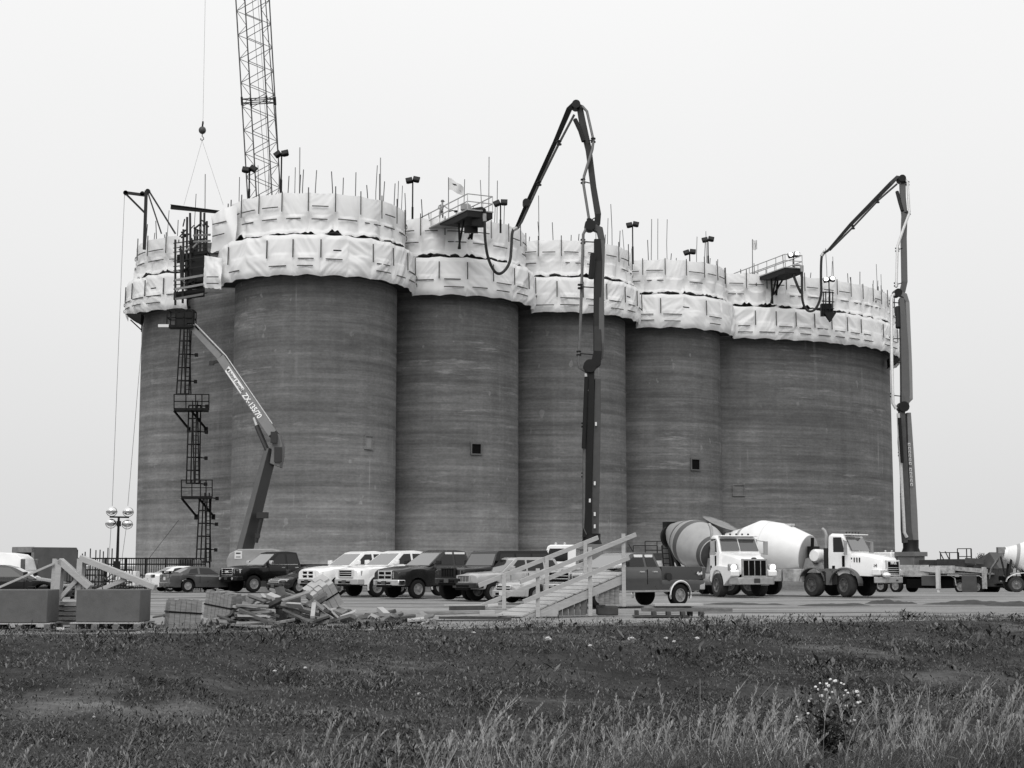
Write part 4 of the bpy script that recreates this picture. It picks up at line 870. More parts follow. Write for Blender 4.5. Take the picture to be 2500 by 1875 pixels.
boom(oB2, [('boom_section', [(2216, 1325, YB, 24), (2212, 1290, YB, 22), (2207, 1150, YB, 16), (2202, 1080, YB, 17), (2201, 1005, YB, 13)], 'boom_grey', .7, -.15),
           ('boom_section', [(2231, 1325, YB, 19), (2229, 1250, YB, 17), (2222, 1100, YB, 13), (2217, 1008, YB, 10)], 'lift_grey', .6, 0),
           ('boom_section', [(2190, 996, YB, 12), (2208, 990, YB, 20), (2209, 955, YB + .3, 20), (2207, 850, YB + 1, 18), (2203, 770, YB + 1.6, 14), (2200, 730, YB + 2, 12)], 'boom_grey', .55, -.15),
           ('boom_section', [(2205, 992, YB, 8), (2221, 975, YB, 12), (2220, 900, YB + .6, 11), (2214, 740, YB + 2, 10), (2208, 722, YB + 2, 13), (2188, 716, YB + 2, 10)], 'lift_grey', .5, .1),
           ('boom_section', [(2190, 717, YB + 2.2, 8), (2203, 712, YB + 2.3, 13), (2208, 690, YB + 2.4, 13), (2206, 581, YB + 3.5, 13), (2208, 525, YB + 4, 13), (2204, 484, YB + 4.4, 13), (2203, 440, YB + 4.8, 14), (2195, 434, YB + 4.8, 10)], 'boom_grey', .45, 0),
           ('boom_section', [(2206, 436, YB + 4.8, 8), (2190, 433, YB + 4.8, 9), (2176, 447, YB + 5, 11), (2077, 548, YB + 8.5, 9), (2022, 611, YB + 11, 6), (2010, 619, YB + 11.5, 5)], 'boom_grey', .35, .1)],
     [([(2190, 449, 127.6), (2143, 490, 129), (2083, 554, 131.2), (2026, 611, 134)], .085, 'pipe_dark'), ([(2208, 434, 127.5), (2216, 446, 127.3), (2220, 520, 126.6), (2205, 560, 126), (2191, 602, 125.7), (2188, 701, 124.8)], .11, 'pipe'),
      ([(2188, 716, 124.6), (2178, 722, 124.5), (2176, 735, 124.4), (2177, 882, 123.2), (2180, 985, 122.4), (2188, 998, 122.4)], .13, 'pipe'), ([(2193, 1009, 122.3), (2198, 1109, 122.3), (2208, 1300, 122.3), (2214, 1312, 122.3)], .13, 'pipe')],
     [(2204, 994, YB - .2, .42), (2190, 716, YB + 1.9, .32), (2200, 438, YB + 4.7, .3)],
     [(2177, 827, 2204, 827, YB + 1), (2178, 884, 2205, 886, YB + .7), (2179, 965, 2205, 968, YB + .2), (2176, 738, 2200, 740, YB + 1.9), (2188, 695, 2204, 690, YB + 2.4), (2191, 610, 2203, 606, YB + 3.2), (2198, 1109, 2207, 1110, YB), (2203, 1210, 2212, 1210, YB), (2207, 1300, 2216, 1302, YB), (2219, 520, 2208, 518, YB + 4), (2216, 448, 2206, 446, YB + 4.7), (2143, 491, 2138, 487, YB + 6.2), (2083, 555, 2078, 550, YB + 8.4)], 0, 0)
Mi = (Matrix.Translation(lb) @ Matrix.Rotation(angB, 4, 'Z')).inverted()
for pts, r in (([(2190, 468, 127.4), (2197, 495, 127), (2203, 515, 126.8)], .15), ([(2192, 750, 124.6), (2193, 800, 124)], .22), ([(2196, 1020, 122), (2203, 1130, 122)], .14)):
    b = MB(); b.tube([Mi @ PT(*p) for p in pts], r, 8); b.build('boom_cylinder', 'boom_dark', oB2)
for k in range(11):
    f = k + (.55 if k > 5 else 0); u, v = 2219.5 + f * .55, 1085 + f * 9.3; cpt = PT(u, v, YB - .42)
    b = MB(); b.box(Mi @ cpt, (.03, .2, .25), None, -angB) if False else b.beam(Mi @ PT(u - 3, v, YB - .44), Mi @ PT(u + 3, v, YB - .44), .04, .24); b.build('letter_plate', 'pipe', oB2, ang=0)
    b = MB(); b.beam(Mi @ PT(u - 1, v, YB - .47), Mi @ PT(u + 1, v + 1, YB - .47), .02, .12); b.build('letter_mark', 'ink', oB2, ang=0)
hose('thin black hose loop hanging from the grey boom to the right walkway', [(2010, 619, 134.5), (2005, 626, 134.5), (2004, 680, 134.6), (2006, 722, 134.7), (1992, 757, 134.8), (1972, 762, 134.9), (1958, 738, 134.8), (1958, 690, 134.7), (1958, 655, 134.6)], .11)
# small dark stair cage at the lit floodlight on the wide silo
def rcage():
    Y = 138.2; p = PT(2022, 770, Y); o = thing('scaffold_cage', 'small dark scaffold cage against the wide silo sheeting, right of the hose', 'scaffold', p); q = lambda u, v, y=Y: PT(u, v, y) - p
    b = MB()
    for u in (2010, 2016, 2026, 2033): b.beam(q(u, 772), q(u, 712), .09, .09, up=(0, 1, 0))
    b.build('post', 'steel_black', o); b = MB()
    for v in (713, 735, 752): b.beam(q(2006, v), q(2036, v + 2), .08, .08); b.beam(q(2036, v + 2), q(2036, v + 2, Y + 1.4), .08, .08)
    b.build('guard_rail', 'steel_black', o)
    b = MB(); b.box(q(2017, 757, Y + .4), (.95, .6, 1.1)); b.prism([(q(2012, 760).x, q(0, 765).z), (q(2042, 760).x, q(0, 762).z), (q(2026, 760).x, q(0, 786).z)], -.3, .3, 'y'); b.build('landing_deck', 'deck_dark', o)
rcage()
for lab, u, v, Y, s in (('dark folded bracket under the left end of the leftmost silo sheeting', 330, 778, 124.5, 1), ('dark folded bracket under the right end of the wide silo sheeting', 2183, 884, 149.5, -1)):
    p = PT(u, v, Y); o = thing('scaffold_bracket', lab, 'bracket', p); b = MB()
    b.prism([(-s * .55, .35), (-s * .5, .12), (s * .0, -.25), (s * .55, -.5), (s * .6, .3)], -.5, .5, 'y'); b.build('bracket_plate', 'deck_dark', o)
    b = MB(); b.beam((-s * .6, -.5, .3), (s * .6, -.5, -.55), .12, .1); b.beam((-s * .6, .5, .3), (s * .6, .5, -.55), .12, .1); b.build('strut', 'steel_black', o)
# ---------------------------------------------------------------- parked vehicles
def lerp_prof(prof, x):
    for (x0, z0), (x1, z1) in zip(prof, prof[1:]):
        if x0 >= x >= x1: return z0 + (z1 - z0) * (x0 - x) / max(1e-6, x0 - x1)
    return prof[0][1] if x > prof[0][0] else prof[-1][1]
def car(label, name, cat, ref, side, ang, k, paint, H=None, group='vehicles parked in the yard', **opt):
    sp = dict(KINDS_[k]); sp.update(opt)
    wbh, r, Wd, sill, F, B, tr = sp['wb'] / 2, sp['r'], sp['W'] / 2, sp['sill'], sp['F'], sp['B'], sp.get('track', sp['W'] / 2 - .12)
    loc = Vector((ref[0], ref[1], zg(ref[1]))) - Matrix.Rotation(ang, 3, 'Z') @ Vector((side[0] * wbh, side[1] * (Wd - .02), 0))
    o = thing(name, label, cat, loc, ang, group)
    top = sp['top']                                     # hood / belt / deck line, front to rear
    xs = set(round(x, 3) for x, _ in top) | {round(F - .06, 3), round(F - .3, 3), round(B + .05, 3), round(B + .3, 3)}
    ra = r + sp.get('gap', .07)
    for s in (1, -1):
        for t in range(13): xs.add(round(s * wbh + ra * math.cos(math.pi * t / 12), 3))
    xs |= {round(B + (F - B) * t / 18, 3) for t in range(1, 18)}
    xs = sorted(x for x in xs if B <= x <= F)[::-1]
    rings = []
    for x in xs:
        zb = sill
        for s in (1, -1):
            dx = x - s * wbh
            if abs(dx) < ra: zb = max(zb, r + math.sqrt(max(0, ra * ra - dx * dx)) * sp.get('archk', 1))
        nf = max(0, 1 - (F - x) / .55); nr = max(0, 1 - (x - B) / .45)
        w = Wd * (1 - sp.get('taper', .13) * nf ** 2 - .06 * nr ** 2)
        if F - x < .25 or x - B < .2: zb = max(zb, sp.get('bumpz', sill + .08))
        zt = lerp_prof(top, x); zm = min(zt - .05, zb + (zt - zb) * .55)
        wt = w * sp.get('shoulder', .93)
        half = [(w * .9, zb), (w * .985, zb + .03), (w, zm), (w * .99, zt - .16 * (zt - zb)), (wt, zt - .02), (wt * .8, zt + .02), (0, zt + sp.get('crown', .06))]
        rings.append([Vector((x, -y, z)) for y, z in half] + [Vector((x, y, z)) for y, z in half[-2::-1]])
    b = MB(); b.loft(rings)
    cab = sp['cab']; tb = sp.get('tumble', .16); zB = sp['belt']
    def hw(z): return Wd * sp.get('shoulder', .93) - .005 - tb * max(0, z - zB)  / max(.1, sp['H'] - zB)
    def cabpt(x, z, s): return Vector((x, s * hw(z), z))
    b.loft([[cabpt(x, z, -1) for x, z in cab], [cabpt(x, z, 1) for x, z in cab]])
    if sp.get('bed'):
        x0, x1, zr, zf = sp['bed']
        for s in (-1, 1): b.box(((x0 + x1) / 2, s * (Wd * .93 - .05), (zr + zf) / 2), (x0 - x1, .1, zr - zf))
        b.box((x1 + .04, 0, (zr + zf) / 2), (.09, Wd * 1.78, zr - zf)); b.box((x0 - .04, 0, (zr + zf) / 2), (.06, Wd * 1.78, zr - zf))
    b.build('body', paint, o, ang=40, bevel=.04)
    b = MB(); b.box(((F + B) / 2, 0, sill + .12), (F - B - .5, Wd * 1.35, .3)); b.build('underbody', 'under', o)
    # glass
    def panel(nm, p, mt, th=.02, off=.008):
        p = [Vector(x) for x in p]; n = (p[1] - p[0]).cross(p[-1] - p[0]).normalized(); c = sum(p, Vector()) / len(p)
        if n.dot(c - Vector(((cab[0][0] + cab[-1][0]) / 2, 0, zB + .2))) < 0: n = -n
        q = MB(); q.loft([[x + n * off for x in p], [x - n * th for x in p]]); return q.build(nm, mt, o, ang=0)
    (xa, za), (xb, zb_) = cab[0], cab[1]; i0, i1 = .06, .9
    def on(f, e): x, z = xa + (xb - xa) * f, za + (zb_ - za) * f; return Vector((x, e * (hw(z) - .07), z))
    panel('windshield', [on(i0, -1), on(i0, 1), on(i1, 1), on(i1, -1)], 'glass')
    (xa, za), (xb, zb_) = cab[-1], cab[-2]; sp.get('noback') or panel('rear_window', [on(.12, -1), on(.12, 1), on(.88, 1), on(.88, -1)], 'glass_side')
    for s in (-1, 1):
        for w in sp['win']:
            f = panel('side_window', [cabpt(x, z, s) for x, z in w], 'glass_side', .02, .01)
            if sp.get('visor'):
                q = MB(); zt = max(z for _, z in w); pp = [(x, z) for x, z in w if z > zt - .06]; pp.sort()
                q.beam(cabpt(pp[0][0], zt + .01, s) + Vector((0, s * .02, 0)), cabpt(pp[-1][0], zt + .01, s) + Vector((0, s * .02, 0)), .03, .09); q.build('window_visor', 'white', f, ang=0)
        q = MB(); x0 = cab[0][0] - .35; q.loft([[Vector((x0 + dx * k, s * (Wd + .16 + dy), zB + .13 + dz)) for dy, dz in ((-.13, -.09), (.13, -.09), (.13, .1), (-.13, .11))] for dx, k, dy0 in ((.06, 1, 0), (-.06, 1, 0))]); q.beam((x0, s * (Wd - .1), zB + .08), (x0, s * (Wd + .05), zB + .08), .05); q.build('mirror', sp.get('mirror', paint), o, bevel=.02)
        for xh in sp.get('handles', ()):
            q = MB(); q.box((xh, s * (Wd + .0), zB - .13), (.2, .04, .045)); q.build('door_handle', sp.get('handlem', paint), o)
        for xd in sp.get('seams', ()): q = MB(); q.box((xd, s * (Wd - .005), (zB + sill) / 2 + .1), (.018, .02, zB - sill - .3)); q.build('door_seam', 'under', o)
        for s2, rr in ((1, 0), (-1, 0)): wheel(o, s2 * wbh, s * (tr - .02), r, sp.get('tw', .24), s, sp.get('rim', 'rim'), 'rubber', sp.get('spokes', 5))
        if sp.get('step'):
            q = MB(); q.box((-.1, s * (Wd + .02), sill + .02), (2.3, .14, .06)); q.build('side_step', sp['step'], o)
        if sp.get('flare'):
            for s2 in (1, -1):
                q = MB(); pts = [(s2 * wbh + (ra + .03) * math.cos(math.pi * t / 12), s * (Wd + .0), r + (ra + .03) * math.sin(math.pi * t / 12)) for t in range(-1, 14)]; q.tube(pts, .045, 6); q.build('wheel_arch_trim', sp['flare'], o)
        if sp.get('cladding'):
            q = MB(); q.box((.0, s * (Wd + .0), sill + .17), (sp['wb'] - 2 * ra - .1, .03, .2)); q.build('side_cladding', sp['cladding'], o)
        if sp.get('beltline'):
            q = MB(); q.box(((cab[0][0] + cab[-1][0]) / 2 - .1, s * (hw(zB) + .008), zB + .03), (cab[0][0] - cab[-1][0] - .6, .02, .035)); q.build('belt_trim', 'chrome', o)
        # lamps
        y0, z0, dy, dz = sp['lamp']; q = MB(); q.loft([[Vector((F + .012 - (.16 if yy > y0 else 0), s * yy, zz)) for yy, zz in ((y0 - dy / 2, z0 - dz / 2), (y0 + dy / 2, z0 - dz / 2 * .8), (y0 + dy / 2, z0 + dz / 2), (y0 - dy / 2, z0 + dz / 2))], [Vector((F - .3, s * yy, zz)) for yy, zz in ((y0 - dy / 2, z0 - dz / 2), (y0 + dy / 2 + .0, z0 - dz / 2), (y0 + dy / 2, z0 + dz / 2), (y0 - dy / 2, z0 + dz / 2))]]); q.build('headlight', 'lamp', o, ang=0, bevel=.015)
        y0, z0, dy, dz = sp['tail']; q = MB(); q.box((B + .06, s * y0, z0), (.17, dy, dz)); q.build('taillight', 'taillight', o, bevel=.02)
        if sp.get('fog'): q = MB(); q.lathe([(.07, 0), (.07, .03), (0, .035)], 12, Matrix.Translation((F + .12, s * Wd * .62, sp['fog'])) @ Matrix.Rotation(R_(90), 4, 'Y')); q.build('fog_lamp', 'lamp', o)
    # front end
    gy, gz0, gz1 = sp['grille']; q = MB(); q.box((F - .02, 0, (gz0 + gz1) / 2), (.1, gy * 2, gz1 - gz0)); gr = q.build('grille', 'under' if sp.get('gstyle') != 'mesh' else 'trim', o)
    st = sp.get('gstyle', 'bars'); gm = sp.get('gm', 'chrome'); fr = MB(); t = sp.get('gt', .05)
    for s in (-1, 1): fr.box((F + .02, s * (gy + t / 2), (gz0 + gz1) / 2), (.12, t, gz1 - gz0 + 2 * t)); 
    for z in (gz0 - t / 2, gz1 + t / 2): fr.box((F + .02, 0, z), (.12, gy * 2, t))
    if st == 'cross': fr.box((F + .03, 0, (gz0 + gz1) / 2), (.11, .07, gz1 - gz0)); fr.box((F + .03, 0, (gz0 + gz1) / 2), (.11, gy * 2, .06))
    if st == 'bars':
        for f in (.35, .68): fr.box((F + .025, 0, gz0 + (gz1 - gz0) * f), (.06, gy * 2, .028))
    if st == 'slots':
        for kx in range(-3, 4): fr.box((F + .03, kx * gy * .27, (gz0 + gz1) / 2), (.06, gy * .06, gz1 - gz0))
    if st == 'split': fr.box((F + .03, 0, (gz0 + gz1) / 2), (.08, gy * 2, .06))
    fr.build('grille_frame', gm, gr, bevel=.012)
    if sp.get('badge'): text(sp['badge'], .16, 'letter', gr, Matrix.Translation((F + .075, 0, (gz0 + gz1) / 2)) @ Matrix(((0, 0, 1, 0), (1, 0, 0, 0), (0, 1, 0, 0), (0, 0, 0, 1))), 'badge', .01, True)
    bz0, bz1 = sp['bump']; q = MB(); yb = Wd * .99; q.prism([(F - .3, -yb), (F + .02, -yb * .93), (F + .11, -yb * .6), (F + .14, 0), (F + .11, yb * .6), (F + .02, yb * .93), (F - .3, yb)], bz0, bz1); q.build('front_bumper', sp.get('bm', paint), o, bevel=.03)
    q = MB(); q.box((F + .1, 0, bz0 - .03), (.12, Wd * 1.0, .09)); q.box((F + .135, 0, (bz0 + bz1) / 2 - .02), (.02, Wd * .9, (bz1 - bz0) * .35)); q.build('air_intake', 'under', o)
    if sp.get('plate', 1): q = MB(); q.box((F + .15, 0, (bz0 + bz1) / 2), (.02, .3, .15)); q.build('number_plate', 'plate' if sp.get('plate', 1) == 2 else 'midgrey', o)
    q = MB(); q.prism([(B + .3, -yb), (B - .02, -yb * .95), (B - .1, -yb * .6), (B - .1, yb * .6), (B - .02, yb * .95), (B + .3, yb)], bz0 + .02, bz1 + .02); q.build('rear_bumper', sp.get('bm', paint), o, bevel=.03)
    q = MB(); q.box((B - .005, 0, bz1 + .22), (.03, .32, .16)); q.build('number_plate', 'plate', o)
    return o, sp
def pick(F, wb, B, H, belt, hood0, hood1, cowl, cabr, rail=1.36, **k):
    d = dict(wb=wb, r=.40, W=2.0, sill=.52, F=F, B=B, H=H, belt=belt, top=[(F, hood0 - .07), (F - .12, hood0), (F - .7, (hood0 + hood1) / 2 + .03), (cowl, hood1), (cowl - .3, belt), (cabr, belt), (cabr - .01, .95), (B + .02, .95), (B, .95)],
             cab=[(cowl + .02, belt - .03), (cowl - .88, H - .08), (cowl - 1.2, H - .01), (cabr + .7, H), (cabr + .17, H - .06), (cabr, belt - .03)],
             win=[[(cowl - .42, belt + .05), (cowl - 1.38, belt + .05), (cowl - 1.38, H - .15), (cowl - 1.0, H - .16)], [(cowl - 1.5, belt + .05), (cabr + .14, belt + .05), (cabr + .26, H - .15), (cowl - 1.5, H - .15)]],
             bed=(cabr - .06, B, rail, .93), lamp=(.78, 1.02, .3, .26), tail=(.9, 1.15, .14, .4), grille=(.52, .86, 1.16), bump=(.55, .8), handles=(cowl - 1.2, cabr + .3), seams=(cowl - .3, cowl - 1.44), bumpz=.6, tw=.28, tumble=.2)
    d.update(k); return d
KINDS_ = {}
KINDS_['tall'] = pick(2.85, 3.7, -3.1, 2.16, 1.43, 1.27, 1.37, 1.25, -1.1, 1.48, r=.44, sill=.62, grille=(.5, .93, 1.22), lamp=(.77, 1.1, .34, .24), bump=(.62, .84), spokes=8, beltline=1, bumpz=.66)
KINDS_['ram'] = pick(2.8, 3.6, -3.0, 2.09, 1.41, 1.23, 1.36, 1.15, -1.2, 1.45, grille=(.44, .84, 1.13), lamp=(.74, 1.0, .38, .24), gstyle='cross', gt=.06, shoulder=.9)
KINDS_['sierra'] = pick(2.85, 3.65, -3.0, 2.1, 1.43, 1.24, 1.36, 1.2, -1.15, 1.46, r=.43, grille=(.5, .92, 1.18), lamp=(.76, 1.05, .36, .26), flare='silverwhite')
KINDS_['pickup'] = pick(2.75, 3.65, -3.05, 1.88, 1.33, 1.12, 1.25, 1.15, -.95, 1.38, r=.385, W=2.0)
KINDS_['suv_box'] = dict(wb=3.12, r=.45, W=2.06, sill=.66, F=2.25, B=-2.45, H=2.04, belt=1.42, top=[(2.25, 1.22), (2.1, 1.3), (.75, 1.38), (.5, 1.42), (-2.4, 1.42), (-2.45, 1.35)],
    cab=[(.72, 1.38), (.42, 1.94), (.3, 2.02), (-2.3, 2.04), (-2.38, 1.96), (-2.45, 1.38)], win=[[(.42, 1.47), (-.45, 1.47), (-.45, 1.9), (.25, 1.9)], [(-.55, 1.47), (-1.35, 1.47), (-1.35, 1.9), (-.55, 1.9)], [(-1.45, 1.47), (-2.25, 1.47), (-2.25, 1.9), (-1.45, 1.9)]],
    lamp=(.8, 1.12, .12, .2), tail=(.93, 1.1, .1, .4), grille=(.42, .95, 1.27), bump=(.68, .9), gstyle='slots', gm='trim', gt=.04, tumble=.1, tw=.3, bumpz=.75, taper=.06, crown=.02, seams=(.5, -.5), spokes=6, rim='rim_dark')
KINDS_['suv'] = dict(wb=2.69, r=.36, W=1.8, sill=.45, F=2.15, B=-2.35, H=1.76, belt=1.16, top=[(2.15, 1.0), (2.0, 1.06), (.85, 1.13), (.6, 1.16), (-2.3, 1.14), (-2.35, 1.08)],
    cab=[(.9, 1.12), (.12, 1.68), (-.05, 1.74), (-1.6, 1.75), (-1.98, 1.69), (-2.33, 1.13)], win=[[(.5, 1.2), (-.36, 1.2), (-.36, 1.63), (.0, 1.63)], [(-.46, 1.2), (-1.3, 1.2), (-1.3, 1.63), (-.46, 1.63)], [(-1.4, 1.2), (-2.1, 1.2), (-1.85, 1.63), (-1.4, 1.63)]],
    lamp=(.62, .88, .36, .22), tail=(.78, .9, .2, .3), grille=(.38, .76, .98), bump=(.5, .72), gstyle='slots', gm='silver', gt=.04, cladding='darkgrey', seams=(.5, -.42, -1.36), taper=.1, bumpz=.58)
KINDS_['sedan'] = dict(wb=2.72, r=.325, W=1.82, sill=.26, F=2.25, B=-2.4, H=1.45, belt=.95, top=[(2.25, .62), (2.12, .72), (1.7, .83), (1.0, .93), (.8, .95), (-1.4, .98), (-1.7, 1.02), (-2.3, 1.0), (-2.4, .9)],
    cab=[(1.12, .91), (.2, 1.36), (-.1, 1.43), (-.7, 1.44), (-1.15, 1.38), (-1.95, .98)], win=[[(.62, .99), (-.3, .99), (-.3, 1.34), (.12, 1.32)], [(-.38, .99), (-1.3, .99), (-1.05, 1.3), (-.75, 1.34), (-.38, 1.34)]],
    lamp=(.62, .66, .42, .14), tail=(.72, .88, .32, .18), grille=(.45, .5, .64), bump=(.26, .5), gstyle='split', shoulder=.88, tumble=.3, taper=.2, seams=(.7, -.34, -1.3), tw=.2, bumpz=.3, gt=.03)
KINDS_['coupe'] = dict(KINDS_['sedan'], wb=2.6, F=2.15, B=-2.3, H=1.36, belt=.9, W=1.86, sill=.24,
    top=[(2.15, .6), (2.0, .72), (1.0, .9), (.7, .9), (-1.2, .95), (-1.6, 1.0), (-2.2, 1.0), (-2.3, .9)], cab=[(.85, .88), (.0, 1.28), (-.25, 1.35), (-.75, 1.36), (-1.1, 1.29), (-1.75, .98)],
    win=[[(.4, .95), (-.6, .97), (-.6, 1.27), (-.05, 1.25)], [(-.72, .98), (-1.25, 1.0), (-1.1, 1.2), (-.72, 1.26)]], seams=(.6, -.66), tail=(.6, .84, .4, .2), r=.335)
KINDS_['van'] = dict(KINDS_['suv'], wb=3.0, r=.36, W=1.95, F=2.4, B=-2.6, H=1.98, belt=1.2, sill=.4, top=[(2.4, .95), (2.2, 1.05), (1.6, 1.15), (1.3, 1.2), (-2.5, 1.25), (-2.6, 1.1)],
    cab=[(1.6, 1.14), (.7, 1.84), (.4, 1.94), (-1.6, 1.98), (-2.2, 1.9), (-2.45, 1.72), (-2.6, 1.2)], win=[[(1.0, 1.25), (.1, 1.25), (.1, 1.8), (.65, 1.8)], [(0, 1.25), (-1.1, 1.25), (-1.1, 1.8), (0, 1.8)]], tail=(.86, 1.45, .14, .5), cladding=None)
hA = math.atan2(-.656, -.755)
def at(u, v): g = G(u, v); return (g.x, g.y)
tall, _ = car('tall black crew cab pickup with chrome grille, parked in front of the boom lift', 'pickup_truck', 'pickup', at(620, 1446), (1, 1), hA, 'tall', 'black', mirror='chrome', handlem='chrome', badge='GMC', rim='rim', fog=.72, plate=1)
car('low dark sedan squeezed between the tall black pickup and the white pickup', 'sedan', 'car', at(731, 1449), (1, 1), hA, 'sedan', 'darkgrey', rim='rim')
car('white pickup with a cross shaped grille, parked behind the tilted pale timber bundle', 'pickup_truck', 'pickup', at(826, 1455), (1, 1), hA, 'ram', 'white', gm='white', rim='rim', bm='silver')
car('white and grey pickup with silver lower body, parked between the white and the dark pickup', 'pickup_truck', 'pickup', at(921, 1457), (1, 1), hA, 'sierra', 'white', gm='silverwhite', bm='silver', spokes=6)
car('dark grey crew cab pickup with chrome bumper and white window visors', 'pickup_truck', 'pickup', at(1021, 1461), (1, 1), hA, 'ram', 'darkgrey', bm='chrome', visor=1, mirror='trim', lamp=(.72, 1.0, .4, .27), spokes=5)
hum, _ = car('boxy black off-road vehicle with slotted grille beside the dark crew cab pickup', 'off_road_vehicle', 'car', at(1092, 1464), (1, -1), R_(-140), 'suv_box', 'black', mirror='trim')
car('silver sport utility vehicle with five spoke wheels and dark lower cladding', 'sport_utility_vehicle', 'car', at(1206, 1467), (1, 1), R_(-142), 'suv', 'silver', bm='darkgrey', rim='rim', plate=0)
car('pale silver low car with a white number plate, mostly behind the ramp rails', 'sedan', 'car', at(1312, 1474), (1, 1), R_(-146), 'coupe', 'silver', plate=2)
pk_, psp = car('dark grey pickup with chrome wheel arch trim, parked sideways behind the ramp', 'pickup_truck', 'pickup', at(1661, 1480), (-1, 1), math.atan2(-.60, -.80), 'pickup', 'midgrey', flare='chrome', handlem='chrome', visor=1, step='galv', spokes=8, bm='chrome', mirror='trim', rim='rim')
def side_text(o, s, size, x, z, y, m='letter'):
    text(s, size, m, o, Matrix.Translation((x, y, z)) @ Matrix(((-1, 0, 0, 0), (0, 0, 1, 0), (0, 1, 0, 0), (0, 0, 0, 1))), 'badge', .006, True)
side_text(pk_, '4x4', .17, -2.75, 1.13, 1.0)
b = MB(); b.lathe([(.14, 0), (.14, .012)], 18, Matrix.Translation((-1.3, .995, 1.02)) @ Matrix.Rotation(R_(-90), 4, 'X')); b.build('fuel_cap', 'darkgrey', pk_)
side_text(hum, 'H3', .001, .5, 1.3, 1.03) if False else None
car('dark grey coupe seen from behind with black tail spoiler, beside the tall pickup', 'coupe', 'car', at(459, 1446), (-1, -1), math.atan2(.5, .866), 'coupe', 'midgrey', rim='rim', bm='midgrey')
b = MB(); sp_o = [o for o in bpy.data.objects if o.name == 'coupe'][0]
b.box((-2.2, 0, 1.1), (.22, 1.5, .04)); b.box((-2.2, -.6, 1.04), (.1, .06, .12)); b.box((-2.2, .6, 1.04), (.1, .06, .12)); b.build('spoiler', 'under', sp_o)
car('white sedan seen from behind, parked beyond the grey coupe by the railing', 'sedan', 'car', at(416, 1442), (-1, -1), math.atan2(.5, .866), 'sedan', 'white', H=1.5, rim='rim')
car('black sedan at the left edge, its roof and hood showing above the concrete block', 'sedan', 'car', (-17.2, 57.5), (1, -1), math.atan2(.12, .99), 'sedan', 'black', rim='rim')
car('white van with rounded rear at the left edge behind the black sedan', 'van', 'van', (-22.6, 69), (-1, 1), R_(178), 'van', 'white', rim='rim', noback=1, win=[[(1.0, 1.25), (.1, 1.25), (.1, 1.8), (.65, 1.8)]])
